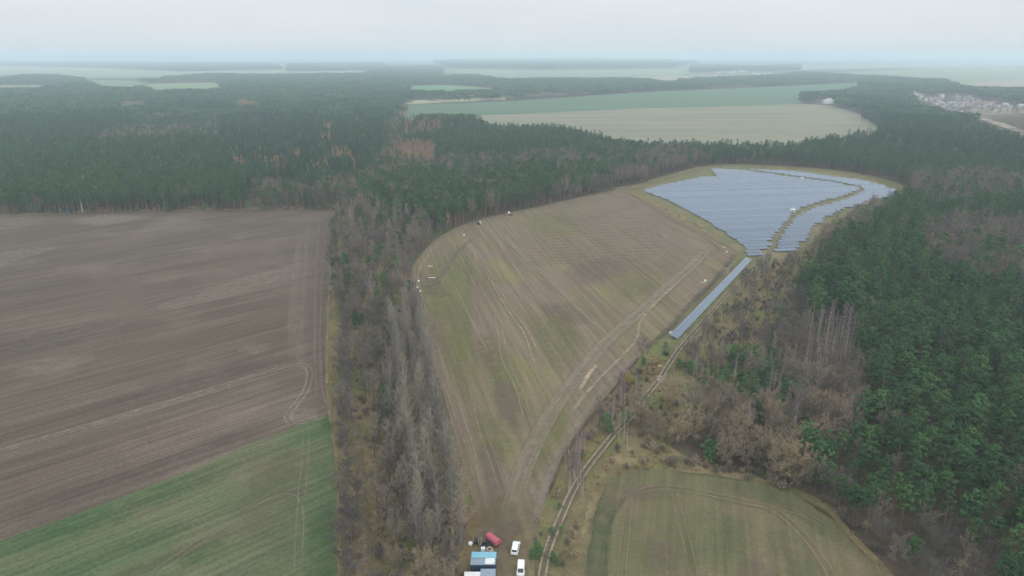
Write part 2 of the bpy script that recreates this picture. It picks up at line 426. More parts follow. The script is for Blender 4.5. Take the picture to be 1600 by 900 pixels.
# ------------------------------------------------------------------ ground
HEADING = lambda a, b: math.atan2(G(*b)[1]-G(*a)[1], G(*b)[0]-G(*a)[0])
a_left = HEADING((0, 705), (440, 575))
a_mid = HEADING((735, 385), (860, 600))
a_mid2 = HEADING((800, 402), (1050, 385))
W = 60000
m_far = ground_mat('distant_fields', (.12, .16, .09), (.19, .19, .12), (.14, .14, .10), 0, 1/1500, 1/700, .01, .1, 1/1800, (.06, .085, .05), (.42, .5))
structure(obj('ground', mesh('ground', [(-W, -2000, 0), (W, -2000, 0), (W, W, 0), (-W, W, 0)], [(0, 1, 2, 3)], m_far)))
m_floor = ground_mat('woodland_floor_soil', (.055, .045, .032), (.085, .065, .045), (.10, .085, .05), 0, 1/14, 1/14, .8, .35, 1/40, (.075, .085, .035), (.5, .62))
sheet('woodland_floor', [(-1500, -200), (1600, -200), (2600, 900), (2600, 3300), (-2600, 3300), (-2600, 900)], m_floor, .02, 1, worldpts=True)

# scrubby grassland between the middle field, the solar park and the right hand wood
m_scrub = ground_mat('rough_grass', (.10, .083, .048), (.145, .118, .064), (.20, .16, .088), R(60), 1/16, 1/8, .6, .35, 1/22, (.13, .135, .05), (.48, .6))
scrub_poly = [(830, 1000), (815, 850), (860, 770), (900, 690), (960, 610), (1040, 510), (1130, 405), (1020, 325), (960, 296), (1010, 285), (1110, 258), (1260, 262), (1360, 275), (1430, 300),
              (1400, 330), (1330, 380), (1270, 440), (1180, 540), (1180, 600), (1100, 640), (1050, 700), (1240, 763), (1293, 791), (1341, 843), (1391, 894), (1446, 1000)]
sheet('rough_grassland', scrub_poly, m_scrub, .03, 5)
m_belt = ground_mat('belt_grass', (.10, .08, .05), (.15, .125, .065), (.185, .135, .07), R(90), 1/16, 1/7, .6, .35, 1/18, (.115, .11, .045), (.47, .6))
sheet('tree_belt_ground', [(508, 330), (506, 500), (512, 640), (522, 760), (526, 1000), (850, 1000), (835, 880), (760, 800), (700, 650), (660, 500), (640, 430), (610, 400), (560, 360)], m_belt, .04, 4)

m_brown = ground_mat('ploughed_soil', (.094, .071, .054), (.105, .081, .061), (.122, .096, .073), a_left, 1/130, 1/16, .6, .26, 1/60, (.165, .13, .102), (.50, .8), lines=.5, line_amt=.2)
brown = [(-1200, 350), (-300, 338), (0, 336), (130, 333), (300, 330), (528, 328), (522, 350), (517, 420), (513, 500), (512, 580), (515, 646), (440, 676), (300, 736), (120, 804), (0, 846), (-300, 960), (-1200, 1300)]
sheet('ploughed_field', brown, m_brown, .06, 1)
m_gr = ground_mat('winter_crop', (.062, .098, .045), (.084, .108, .053), (.108, .112, .062), a_left, 1/70, 1/12, .6, .3, 1/50, (.13, .12, .075), (.5, .7), lines=.6, line_amt=.2)
sheet('green_field', [(516, 645), (524, 720), (529, 800), (530, 1100), (-900, 1500), (-1200, 1300), (-300, 960), (0, 845), (120, 803), (300, 735), (440, 675)], m_gr, .064, 1)
m_mid = ground_mat('stubble', (.125, .095, .068), (.16, .132, .08), (.165, .15, .068), a_mid, 1/90, 1/9, .5, .22, 1/45, (.165, .125, .092), (.40, .6), lines=.5, line_amt=.17)
mid = [(641, 432), (655, 402), (690, 368), (750, 343), (850, 321), (962, 297), (990, 303), (1060, 340), (1130, 378), (1152, 394), (1140, 412), (1100, 452), (1050, 503), (1000, 556), (955, 610), (918, 655), (888, 698), (862, 745), (845, 795), (835, 860), (830, 1000), (735, 1000), (742, 880), (745, 815), (728, 742), (702, 650), (676, 560), (655, 480)]
sheet('stubble_field', mid, m_mid, .068, 5)
m_rf = ground_mat('young_crop', (.10, .096, .05), (.12, .112, .058), (.138, .118, .066), HEADING((965, 890), (985, 770)), 1/40, 1/7, .6, .22, 1/30, (.17, .125, .08), (.5, .7), lines=.6, line_amt=.12)
rf = [(903, 1000), (908, 880), (918, 815), (934, 768), (958, 744), (1000, 735), (1060, 735), (1150, 748), (1228, 766), (1288, 797), (1335, 850), (1385, 898), (1440, 1000)]
sheet('crop_field', rf, m_rf, .072, 5)
m_sol = ground_mat('park_grass', (.115, .12, .06), (.14, .135, .07), (.18, .15, .09), R(60), 1/20, 1/6, .6, .3, 1/30, (.19, .155, .09), (.5, .65))
sheet('solar_park_grass', [(998, 293), (1110, 261), (1240, 266), (1330, 277), (1402, 296), (1390, 315), (1310, 342), (1250, 392), (1200, 415), (1130, 475), (1085, 535), (1035, 560), (1030, 540), (1050, 515), (1160, 402), (1130, 380)], m_sol, .076, 4)

# far fields seen beyond the woods
FARF = []
def farf(poly, c1, c2, z, n=1):
    m = ground_mat('far_field_soil', tuple(x*.9 for x in c1), c1, c2, R(4), 1/700, 1/60, .05, .06, 1/300, c2, (.5, .7))
    sheet('far_field', poly, m, z, n); FARF.append(world(poly))
farf([(620, 190, 16), (632, 164), (800, 158), (1000, 144), (1200, 136), (1345, 129), (1345, 143), (1300, 150), (1255, 154), (1258, 163), (1010, 170), (800, 178), (700, 184)], (.095, .15, .092), (.11, .165, .10), .10)
farf([(632, 184), (740, 181), (1000, 169.5), (1258, 162.5), (1300, 165), (1345, 178), (1372, 200), (1370, 212, 16), (1300, 210, 16), (1230, 222, 16), (1100, 220, 16), (990, 219, 16), (940, 207, 16), (870, 193, 16), (760, 193, 16), (745, 184, 16)], (.19, .19, .135), (.25, .225, .17), .11)
farf([(635, 150), (640, 134), (700, 133), (760, 137), (775, 140), (770, 148), (700, 152)], (.10, .20, .10), (.2, .22, .13), .12)
farf([(632, 163), (640, 157), (790, 151), (790, 156), (700, 160)], (.30, .30, .17), (.3, .27, .18), .12)

for poly, c in (([(-60, 134), (110, 133), (115, 137), (60, 141, 10), (-60, 141, 10)], (.34, .32, .24)), ([(228, 131), (345, 129), (345, 141, 12), (330, 143, 12), (230, 143, 12)], (.24, .32, .16)),
                ([(130, 125), (205, 126), (228, 130), (215, 139, 12), (150, 137, 12), (135, 130)], (.22, .28, .17)), ([(1200, 117), (1440, 108), (1700, 106), (1700, 142), (1570, 146), (1500, 143), (1480, 130), (1440, 122), (1395, 122), (1250, 112)], (.30, .33, .20)),
                ([(1520, 128), (1700, 120), (1700, 136), (1540, 140)], (.42, .36, .27)), ([(-100, 104), (160, 106), (280, 111), (440, 108), (600, 110), (600, 116), (330, 115), (255, 121), (130, 122), (90, 117), (-100, 117)], (.30, .34, .22)),
                ([(-100, 105.5), (120, 105.5), (160, 109), (-100, 111)], (.45, .38, .30)), ([(690, 108), (850, 109), (1050, 107), (1080, 114), (1050, 121), (980, 122), (830, 122), (775, 128), (740, 117)], (.27, .33, .20)),
                ([(980, 121), (1085, 119), (1075, 125), (1050, 133), (1035, 133)], (.45, .38, .27)), ([(1180, 104), (1600, 98), (1600, 103), (1250, 109)], (.40, .35, .28)), ([(560, 92), (700, 93), (680, 97), (600, 97)], (.4, .4, .3)), ([(-100, 93.5), (430, 93.5), (430, 96), (-100, 95.5)], (.36, .38, .27))):
    farf(poly, tuple(v*.72 for v in c), tuple(v*.6 for v in c), .13+.01*len(FARF))
# stains and worn tracks
S_light = soft_mat('pale_soil', (.25, .205, .16), .95, lo=.3)
S_dark = soft_mat('dark_soil', (.10, .08, .07), .8)
S_brown = soft_mat('brown_soil', (.165, .125, .10), .85)
S_tan = soft_mat('sand_track', (.33, .27, .195), .9)
S_path = soft_mat('path_sand', (.27, .22, .16), 1.1, .5, .2, .4)
S_pink = soft_mat('trampled_soil', (.24, .195, .142), .85, .12, .12, .55)
S_green = soft_mat('fresh_grass', (.148, .165, .055), .85)
S_gdark = soft_mat('dark_grass', (.06, .085, .05), .6)
S_gvivid = soft_mat('bright_crop', (.06, .112, .045), .45)
S_straw = soft_mat('dry_grass', (.235, .185, .10), .85, .12)
S_rust = soft_mat('leaf_litter', (.20, .11, .06), .8)
S_olive = soft_mat('olive_grass', (.145, .12, .05), .75)
def tracks(pts, gauge=1.8, w=.5, mat=S_tan, amax=.8, **k):
    for s in (-.5, .5): ribbon('wheel_track', pts, w, mat, amax, .2, off=s*gauge, **k)
ZK[0] = .09
# ploughed field
tracks([(-40, 716), (150, 662), (300, 618), (400, 586), (455, 571), (478, 573), (484, 585), (480, 605), (468, 625), (452, 645), (450, 656), (462, 661), (490, 655), (512, 648)], 2.0, .7, S_light, .95)
ribbon('wheel_track', [(-40, 455), (120, 422), (280, 392), (460, 354)], 1.6, S_light, .6)
ribbon('wheel_track', [(500, 335), (494, 420), (492, 520), (494, 640)], 1.2, S_light, .85, w2=.6)
ribbon('wheel_track', [(512, 336), (505, 420), (500, 520), (503, 600), (512, 640)], .8, S_light, .8)
ribbon('worn_strip', [(470, 360), (460, 450), (455, 560)], 5, S_light, .4, .2)
ribbon('worn_strip', [(482, 340), (476, 420), (470, 520), (472, 600)], 4, S_light, .35, .2)
ribbon('headland_strip', [(506, 338), (500, 430), (495, 520), (500, 640)], 9, S_brown, .7, .15, w2=6)
for p, a in (([(440, 650), (450, 640), (475, 636), (505, 640), (500, 656), (465, 664)], .6), ([(100, 345), (160, 335), (250, 338), (150, 356)], .7), ([(0, 340), (80, 338), (60, 352), (-20, 355)], .5),
             ([(230, 480), (290, 462), (330, 465), (270, 490)], .5), ([(0, 590), (60, 560), (170, 550), (100, 590)], .5), ([(360, 545), (430, 535), (400, 558)], .45),
             ([(-60, 405), (40, 385), (130, 380), (60, 400), (-20, 425)], .5), ([(250, 475), (380, 430), (480, 410), (470, 430), (330, 475)], .5)):
    patch('pale_soil_patch', p, S_light, a)
for p in ([(0, 800), (200, 735), (420, 650), (440, 668), (280, 740), (0, 838)], [(120, 640), (350, 570), (440, 545), (440, 570), (240, 630), (120, 670)], [(-50, 530), (150, 500), (280, 500), (120, 540), (-50, 570)]):
    patch('dark_soil_patch', p, S_dark, .35)
# green field
for p, a in (([(0, 850), (200, 780), (360, 715), (380, 735), (240, 800), (30, 880)], .85), ([(250, 880), (330, 850), (370, 845), (300, 885)], .7), ([(150, 860), (260, 820), (320, 815), (220, 865)], .5), ([(478, 790), (525, 780), (530, 900), (520, 960), (470, 960)], .9), ([(500, 655), (520, 648), (522, 672), (505, 672)], .9)):
    patch('green_crop_patch', p, S_gvivid, a)
for p, a in (([(380, 760), (420, 715), (470, 700), (475, 860), (400, 880), (360, 840)], .6), ([(130, 910), (300, 840), (400, 800), (380, 830), (230, 900)], .45), ([(380, 700), (500, 690), (515, 760), (470, 790), (380, 760)], .35)):
    patch('thin_crop_patch', p, soft_mat('thin_crop', (.15, .125, .08), .6), a)
tracks([(478, 660), (477, 720), (473, 760), (468, 830), (466, 900)], 1.9, .4, S_light, .55)
ribbon('wheel_track', [(400, 790), (430, 776), (455, 773), (470, 785), (474, 820)], .6, S_light, .5)
tracks([(165, 945), (250, 890), (380, 800), (430, 772)], 1.9, .6, S_light, .35)
# stubble field: trampled run, seed rows and stains
for p, a in (([(650, 440), (690, 380), (740, 385), (740, 480), (750, 600), (730, 640), (690, 560)], .75), ([(750, 520), (800, 540), (830, 620), (850, 660), (800, 680), (760, 620)], .55), ([(820, 500), (880, 480), (920, 540), (880, 590), (850, 560)], .5),
             ([(800, 350), (850, 330), (900, 335), (930, 360), (860, 380)], .35), ([(950, 430), (1040, 400), (1060, 430), (1000, 470), (960, 480)], .35), ([(860, 620), (900, 640), (870, 700), (830, 760), (800, 800), (800, 740)], .5), ([(735, 640), (820, 660), (800, 720), (745, 700)], .5)):
    patch('grassy_patch', p, S_green, a)
for p, a in (([(770, 590), (800, 600), (815, 640), (800, 668), (775, 640)], .9), ([(740, 520), (770, 530), (790, 590), (760, 580)], .5), ([(840, 480), (900, 470), (930, 500), (900, 510)], .6), ([(880, 420), (960, 400), (1000, 420), (900, 450)], .6),
             ([(650, 420), (690, 440), (700, 465), (665, 460)], .7), ([(745, 690), (790, 700), (785, 790), (755, 760)], .7), ([(755, 780), (800, 780), (830, 830), (780, 850), (745, 840)], .8), ([(720, 410), (760, 420), (790, 480), (740, 460)], .4)):
    patch('bare_soil_patch', p, S_brown, a)
for p, a in (([(1010, 340), (1100, 375), (1140, 395), (1060, 400), (980, 360)], .8), ([(900, 340), (1000, 310), (1080, 370), (1040, 430), (950, 400)], .6), ([(860, 330), (960, 305), (1000, 320), (900, 350)], .5)):
    patch('pale_soil_patch', p, S_pink, a)
ribbon('wheel_track', [(780, 356), (812, 395), (850, 430), (900, 480), (945, 520), (975, 545)], 4.5, S_pink, .8, .2, w2=1.5)
for pts, w, a in (([(735, 385), (758, 425), (790, 480), (818, 520), (832, 560), (842, 590)], .9, .9), ([(741, 383), (764, 423), (796, 478), (826, 520), (850, 575)], .7, .7), ([(708, 440), (726, 480), (752, 530), (765, 552)], .8, .6),
                  ([(770, 480), (778, 520), (784, 560), (806, 610), (820, 660)], .6, .7), ([(776, 480), (786, 520), (792, 555), (813, 605), (830, 650)], .6, .6), ([(905, 335), (950, 365), (1000, 400), (1040, 430)], 1.6, .6),
                  ([(980, 420), (960, 400), (915, 372), (870, 348)], 1.2, .45), ([(940, 470), (905, 420), (860, 385), (835, 355)], 1.6, .4), ([(655, 470), (672, 540), (700, 620), (728, 700), (745, 770)], .7, .6), ([(662, 470), (682, 540), (712, 620), (740, 700), (752, 760)], .6, .5)):
    ribbon('wheel_track', pts, w, S_tan if w < 1 else S_light, a, .2)
r2 = np.random.default_rng(3)
for i in range(60):                                                 # drill rows running down the field
    x0 = 690+(i*37 % 380)+r2.uniform(-5, 5); y0 = 395-.15*(x0-700)+r2.uniform(-10, 20)
    g0 = np.array(G(x0, y0)); ln = r2.uniform(35, 120); d = np.array([math.cos(a_mid), math.sin(a_mid)])
    g1 = g0+d*ln; 
    ribbon('drill_row', [g0, (g0+g1)/2+r2.normal(size=2)*.6, g1], r2.uniform(.4, 1.3), [S_light, S_brown, S_green, S_light][i % 4], r2.uniform(.35, .7), .3, worldpts=True)
for i in range(15):                                                 # faint cross rows in the upper part
    y0 = 338+i*5.2; xa = 860+i*-4+r2.uniform(-10, 10); xb = 1060-i*2+r2.uniform(-15, 15)
    ribbon('cross_row', [(xa, y0+6), ((xa+xb)/2, y0+1), (xb, y0-3)], 1.7, S_dark, .5, .3)
run = [(1105, 388), (1085, 412), (1045, 448), (1000, 488), (950, 532), (905, 585), (865, 640), (835, 695), (808, 760), (790, 830)]
ribbon('worn_field_track', run, 11, S_pink, .9, .08, w2=6, soft=.7); ribbon('worn_field_track', run, 5, S_tan, .18, .1, w2=3, soft=.8)
ribbon('wheel_track', run, .9, S_tan, .5, .2, off=2.6); ribbon('wheel_track', run, .8, S_tan, .45, .2, off=-2.2); ribbon('wheel_track', run, 1.6, S_brown, .35, .2, off=.4)
ribbon('wheel_track', [(1060, 440), (1020, 480), (1000, 505), (995, 530), (975, 555), (930, 600), (890, 650)], 1.6, S_tan, .8, .25)
ribbon('wheel_track', [(1075, 400), (1095, 440), (1050, 480)], 1.2, S_tan, .3)
ribbon('worn_strip', [(1000, 555), (960, 590), (920, 640), (880, 700), (850, 770), (835, 830)], 3.0, S_light, .6, .2)
ribbon('worn_strip', [(933, 570), (918, 590), (905, 612)], 2.0, soft_mat('sandy_scrape', (.42, .32, .22), 1.1), .9)
ribbon('wheel_track', [(750, 343), (700, 365), (672, 395), (655, 425), (652, 470)], 1.1, S_tan, .6)
ribbon('worn_strip', [(740, 372), (710, 400), (690, 430), (668, 452)], 4, S_brown, .8, .2)
tracks([(960, 297), (860, 322), (770, 345), (720, 372)], 2, .8, S_tan, .5)
tracks([(790, 780), (770, 720), (750, 660), (735, 600)], 2, .5, S_tan, .35)
patch('trampled_patch', [(735, 770), (830, 770), (845, 900), (850, 960), (740, 960), (745, 850)], S_olive, .45)
patch('trampled_patch', [(775, 815), (815, 815), (800, 860), (790, 900), (775, 870)], S_brown, .7)
# verge strips of the middle field
ribbon('dry_grass_strip', [(985, 300), (1020, 318), (1060, 342), (1105, 365), (1135, 385)], 9, S_straw, .95, .2, w2=6)
ribbon('dark_verge', [(980, 302), (1010, 320), (1050, 345), (1100, 372), (1130, 395)], 2.2, S_dark, .6, .3)
ribbon('dry_grass_strip', [(1100, 262.5), (1060, 273), (1010, 289), (985, 297)], 9, S_straw, .9, .2)
ribbon('dark_verge', [(1150, 395), (1120, 435), (1075, 480), (1040, 520), (1008, 545)], 3.6, S_dark, .85, .3)
ribbon('dark_verge', [(1000, 556), (965, 605), (925, 655), (900, 690), (875, 740)], 2.4, S_dark, .6, .4)
for p, a in (([(930, 735), (960, 700), (1010, 690), (1050, 715), (1000, 735), (950, 745)], 1), ([(900, 880), (912, 800), (925, 765), (950, 745), (935, 800), (915, 880), (905, 950), (885, 950)], 1), ([(1230, 762), (1290, 775), (1330, 830), (1380, 890), (1360, 880), (1290, 800)], .8), ([(1060, 735), (1150, 738), (1230, 760), (1150, 750), (1060, 738)], .8),
             ([(1190, 480), (1150, 470), (1170, 455), (1200, 460)], .9), ([(1200, 440), (1240, 400), (1270, 395), (1250, 430)], .7), ([(1290, 360), (1340, 335), (1380, 325), (1360, 350), (1320, 375)], .8), ([(1370, 310), (1390, 305), (1385, 330), (1360, 345)], .5), ([(860, 745), (880, 720), (900, 690), (900, 730), (875, 780)], .8)):
    patch('dry_grass_patch', p, S_straw, a)
for p, a in (([(1050, 530), (1090, 540), (1060, 580), (1020, 600), (1005, 575)], .7), ([(1080, 560), (1140, 570), (1130, 590), (1070, 585)], .8), ([(1175, 405), (1185, 412), (1090, 520), (1060, 545), (1050, 535), (1100, 490)], .8), ([(540, 560), (560, 540), (575, 620), (550, 640)], .6)):
    patch('green_grass_patch', p, S_green, a)
for p, a in (([(1020, 560), (1050, 570), (1020, 600), (1000, 590)], .7), ([(590, 590), (630, 590), (630, 660), (590, 680)], .9), ([(1090, 690), (1150, 680), (1160, 720), (1100, 730)], .7), ([(900, 690), (925, 660), (930, 680), (905, 715)], .7), ([(690, 780), (760, 790), (750, 840), (700, 840)], .5)):
    patch('leaf_litter_patch', p, S_rust, a)
for p, a in (([(590, 640), (630, 690), (620, 760), (590, 760)], .8), ([(535, 780), (560, 700), (580, 760), (620, 850), (560, 900), (530, 960)], .9), ([(530, 640), (550, 640), (560, 720), (545, 700)], .8)):
    patch('olive_grass_patch', p, S_olive, a)
ribbon('dry_grass_strip', [(521, 336), (517, 420), (512, 500), (511, 580), (514, 640), (526, 720), (530, 800), (532, 920)], 1.6, S_straw, .9, .3)
ribbon('sandy_forest_edge', [(-60, 337), (60, 335), (160, 331), (300, 329), (420, 327.5), (525, 326.5)], 14, S_straw, .75, .5)
for p in ([(110, 334), (150, 322), (180, 326), (185, 331)], [(280, 331), (300, 318), (330, 324), (335, 330)], [(375, 329), (400, 323), (420, 328)]): patch('sandy_bank', p, S_straw, 1)
# footpath through the tree belt
ribbon('forest_path', [(545, 600), (556, 660), (562, 720), (566, 780), (570, 840), (574, 960)], 3.2, S_brown, .95, .15)
tracks([(545, 600), (556, 660), (562, 720), (566, 780), (570, 840), (574, 960)], 1.6, .35, S_olive, .7)
# right hand crop field
patch('dark_grass_patch', [(904, 980), (909, 870), (922, 800), (942, 760), (985, 742), (990, 760), (965, 800), (950, 900), (945, 980)], S_gdark, .7)
patch('dark_grass_patch', [(1100, 745), (1230, 768), (1290, 805), (1330, 860), (1300, 850), (1230, 790), (1120, 765)], S_gdark, .3)
for p, a in (([(1080, 790), (1150, 790), (1180, 850), (1120, 900), (1060, 860)], .25), ([(990, 800), (1040, 795), (1060, 900), (990, 900)], .15), ([(1180, 820), (1250, 830), (1300, 900), (1220, 920)], .2)):
    patch('green_crop_patch', p, soft_mat('thin_green', (.085, .125, .06), .9), a)
for p, a in (([(960, 770), (1010, 760), (1060, 770), (1000, 790)], .7), ([(1000, 880), (1030, 830), (1060, 870), (1050, 930)], .5), ([(1150, 880), (1200, 870), (1230, 930), (1150, 940)], .5)):
    patch('bare_soil_patch', p, S_brown, a)
S_rut = soft_mat('crop_rut', (.20, .15, .10), 1.0)
tracks([(1000, 770), (1030, 764), (1060, 766), (1110, 775), (1160, 786), (1210, 800), (1260, 845), (1300, 905), (1320, 960)], 1.9, .45, S_rut, .9)
tracks([(1160, 786), (1200, 792), (1250, 805), (1290, 825)], 1.9, .45, S_rut, .5)
tracks([(985, 780), (978, 830), (972, 890), (968, 960)], 1.9, .4, S_rut, .8)
tracks([(1052, 768), (1060, 800), (1075, 860), (1088, 920)], 1.9, .4, S_rut, .65)
tracks([(1172, 795), (1190, 840), (1210, 900)], 1.9, .35, S_rut, .4)
ribbon('wheel_track', [(1036, 790), (1040, 850), (1042, 920)], .7, S_rut, .4)
ribbon('wheel_track', [(1028, 740), (1030, 765)], 2.2, S_rut, .5)
# dirt track: sandy double rut from the bottom of the view up to the solar park
road = [(843, 960), (848, 897), (858, 857), (876, 812), (898, 764), (920, 730), (939, 706), (960, 680), (985, 654), (1008, 623), (1030, 595), (1048, 567), (1068, 539), (1105, 497), (1130, 468), (1160, 437), (1190, 406), (1206, 388), (1222, 362), (1236, 336)]
ribbon('dirt_track', road, 3.3, S_brown, .7, .1)
tracks(road, 1.65, .6, S_path, 1)
ribbon('dirt_track', [(1236, 336), (1244, 322), (1270, 311), (1310, 302), (1338, 296), (1338, 291)], 5, S_tan, .9, .1)
patch('track_junction', [(1022, 592), (1032, 586), (1044, 594), (1038, 602), (1026, 601)], S_path, 1)
for off in ([(1122, 470), (1150, 446), (1180, 420)], [(1010, 620), (990, 612)],): ribbon('wheel_track', off, 1, S_path, .4)
# village street and clearings
S_vil = soft_mat('village_ground', (.33, .27, .21), 1.3, .03)
ribbon('village_street', [(1420, 146), (1450, 158), (1490, 172), (1530, 184), (1570, 197), (1640, 222)], 22, S_vil, 1, .1, soft=.2)
ribbon('village_street', [(1488, 160), (1530, 178), (1600, 176)], 12, S_vil, .9, .1)
patch('village_green', [(1480, 150), (1510, 148), (1570, 168), (1620, 175), (1600, 186), (1520, 185)], S_vil, .7)

# ------------------------------------------------------------------ where plants may stand
P_left = np.vstack([world(brown[:11]), world([(524, 720), (530, 800), (532, 1000)]), world([(-1200, 1300)])])
P_mid = smooth(world(mid), 5); P_rf = smooth(world(rf), 5)
P_scrub = smooth(world(scrub_poly), 5)
P_belt = smooth(world([(512, 330), (512, 500), (516, 640), (526, 760), (530, 1000), (735, 1000), (742, 880), (745, 815), (728, 742), (702, 650), (676, 560), (655, 480), (641, 432), (655, 402), (690, 368), (640, 350), (560, 336)]), 3)
P_sol = smooth(world([(998, 293), (1110, 261), (1240, 266), (1330, 277), (1402, 296), (1390, 315), (1310, 342), (1250, 392), (1200, 415), (1130, 475), (1085, 535), (1035, 560), (1040, 520), (1150, 402), (1130, 380), (1060, 335)]), 3)
OPEN = [P_left, P_mid, P_rf, P_sol]+FARF
FARZ = [world(p) for p in ([(1415, 143), (1450, 150), (1500, 148), (1620, 168), (1660, 185, 14), (1590, 188, 14), (1480, 177, 14), (1425, 160, 14)], [(1530, 182), (1560, 186), (1660, 216), (1660, 236, 14), (1600, 218, 14), (1550, 200, 14), (1520, 190, 14)],
                           [(0, 132), (140, 134), (100, 139), (0, 139)], [(180, 130), (340, 132), (330, 143), (230, 142)], [(1270, 154), (1325, 158), (1325, 165), (1270, 164)], [(640, 183), (636, 163), (1000, 150), (1250, 150), (1250, 170), (1000, 180), (760, 188)])]
ROADP = smooth(world(road), 6, False)
FPATH = smooth(world([(545, 600), (556, 660), (562, 720), (566, 780), (570, 840), (574, 960)]), 6, False)
def dist_to(X, Y, P):
    d = np.full(X.shape, 1e9)
    for p in P: d = np.minimum(d, np.hypot(X-p[0], Y-p[1]))
    return d
def ok_mask(X, Y, extra=()):
    m = np.ones(X.shape, bool)
    for P in OPEN+FARZ+list(extra): m &= ~inside(X, Y, P)
    return m
def in_view(X, Y, z=8, mx=110, my=130):
    px, py = PX(X, Y, z); return (px > -mx) & (px < 1600+mx) & (py < 900+my)
def grid(x0, x1, y0, y1, s, jit=.42):
    xs = np.arange(x0, x1, s); ys = np.arange(y0, y1, s*.9); X, Y = np.meshgrid(xs, ys)
    X = X+(np.arange(len(ys)) % 2)[:, None]*s/2
    X = X.ravel()+rng.uniform(-jit, jit, X.size)*s; Y = Y.ravel()+rng.uniform(-jit, jit, Y.size)*s
    return X, Y
TREES = {k: [] for k in KIND}
def put(kind, x, y, s): TREES[kind].append((float(x), float(y), float(s)))
# zones, given as the outline of the crowns in the photograph: later ones win
ZN = []
def zone(poly, mix, z=12, keep=1.0, sc_=(.85, 1.15)): ZN.append((world([(*p[:2], z) for p in poly]), mix, keep, sc_))
zone([(-900, 90), (2600, 90), (2600, 1200), (-900, 1200)], {'pine_tree': .93, 'spruce_tree': .03, 'bare_tree': .04}, 12, 1, (.72, 1.2))
zone([(350, 165), (640, 165), (620, 275), (560, 285), (330, 270)], {'spruce_tree': .52, 'pine_tree': .38, 'larch_tree': .03, 'bare_tree': .07})
zone([(330, 130), (640, 140), (630, 172), (330, 160)], {'pine_tree': .6, 'bare_tree': .4})
zone([(560, 285), (605, 222), (600, 190), (630, 185), (632, 260), (600, 275)], {'bare_tree': .55, 'pine_tree': .45})
zone([(525, 330), (480, 290), (560, 270), (640, 262), (760, 270), (760, 285), (600, 290), (580, 330)], {'bare_tree': .75, 'pine_tree': .25})
zone([(620, 420), (640, 360), (590, 345), (600, 320), (680, 325), (760, 325), (750, 345), (700, 365), (650, 410)], {'bare_tree': .55, 'dark_bare_tree': .35, 'pine_tree': .1}, 9)
zone([(840, 322), (860, 290), (900, 272), (960, 262), (1000, 240), (1050, 232), (1110, 240), (1118, 262), (1010, 288), (960, 300)], {'bare_tree': .7, 'pine_tree': .3}, 9)
zone([(565, 332), (560, 292), (620, 268), (850, 258), (930, 262), (880, 290), (840, 312), (740, 332), (690, 345), (600, 345)], {'pine_tree': .8, 'bare_tree': .2}, 12)
zone([(860, 305), (880, 268), (930, 240), (990, 225), (1000, 250), (930, 285)], {'pine_tree': .7, 'bare_tree': .3}, 12)
zone([(860, 322), (880, 300), (960, 285), (1010, 262), (1010, 290), (960, 300)], {'bare_tree': .9, 'pine_tree': .1}, 7)
zone([(1115, 262), (1115, 252), (1250, 258), (1400, 285), (1400, 292), (1330, 274), (1240, 266)], {'pine_tree': .5, 'bare_tree': .5}, 8)
zone([(1400, 300), (1400, 280), (1480, 268), (1640, 280), (1640, 300), (1500, 320), (1420, 320)], {'bare_tree': .65, 'pine_tree': .35}, 9)
zone([(1440, 360), (1480, 345), (1640, 350), (1640, 450), (1560, 455), (1490, 425), (1450, 400)], {'bare_tree': .7, 'pine_tree': .3}, 9)
zone([(1080, 480), (1150, 440), (1230, 430), (1260, 470), (1260, 560), (1190, 590), (1130, 550), (1070, 540)], {'dark_bare_tree': .7, 'bare_tree': .22, 'pine_tree': .08}, 6, 1, (.6, .9))
zone([(1190, 590), (1180, 545), (1250, 505), (1345, 560), (1365, 620), (1335, 690), (1300, 705), (1260, 695)], {'bare_tree': .5, 'tan_bare_tree': .25, 'dark_bare_tree': .2, 'birch_tree': .05}, 7, 1, (.75, 1.05))
zone([(1180, 640), (1190, 590), (1260, 590), (1300, 640), (1260, 690), (1240, 660)], {'tan_bare_tree': .4, 'bare_tree': .3, 'shrub': .3}, 4, .8)
zone([(1255, 560), (1262, 500), (1300, 470), (1340, 500), (1345, 560)], {'birch_tree': 1.0}, 9, 1, (.95, 1.2))
zone([(1002, 640), (1060, 612), (1180, 625), (1245, 668), (1262, 740), (1180, 735), (1100, 725), (1010, 705)], {'tan_bare_tree': .74, 'bare_tree': .1, 'young_pine': .1, 'birch_tree': .06}, 5, .9, (.8, 1.1))
zone([(1060, 600), (1070, 560), (1130, 540), (1230, 555), (1260, 600), (1250, 655), (1180, 625), (1100, 610)], {'young_pine': .5, 'birch_tree': .15, 'bare_tree': .1, 'tan_bare_tree': .1, 'shrub': .15}, 3, 1, (.7, 1.0))
SCR = 1
zone([(1330, 815), (1400, 795), (1480, 812), (1545, 845), (1590, 960), (1600, 1100), (1420, 1100), (1340, 870)], {'dark_bare_tree': .74, 'bare_tree': .14, 'pine_tree': .12}, 7, 1, (.6, .85))
zone([(1260, 700), (1330, 690), (1410, 730), (1400, 780), (1330, 800), (1285, 770)], {'pine_tree': .72, 'bare_tree': .13, 'dark_bare_tree': .15}, 9, 1, (.65, .9))
zone([(1390, 660), (1470, 640), (1500, 660), (1440, 690)], {'dark_bare_tree': .6, 'pine_tree': .4}, 9)
for c in ((370, 252), (378, 257), (432, 252), (462, 242), (460, 245), (495, 262), (507, 258), (527, 246), (538, 238), (540, 242), (524, 240), (510, 215), (514, 198), (547, 250)):
    zone([(c[0]-8, c[1]-4), (c[0]+8, c[1]-5), (c[0]+7, c[1]+5), (c[0]-8, c[1]+4)], {'larch_tree': .8, 'spruce_tree': .1, 'pine_tree': .1})
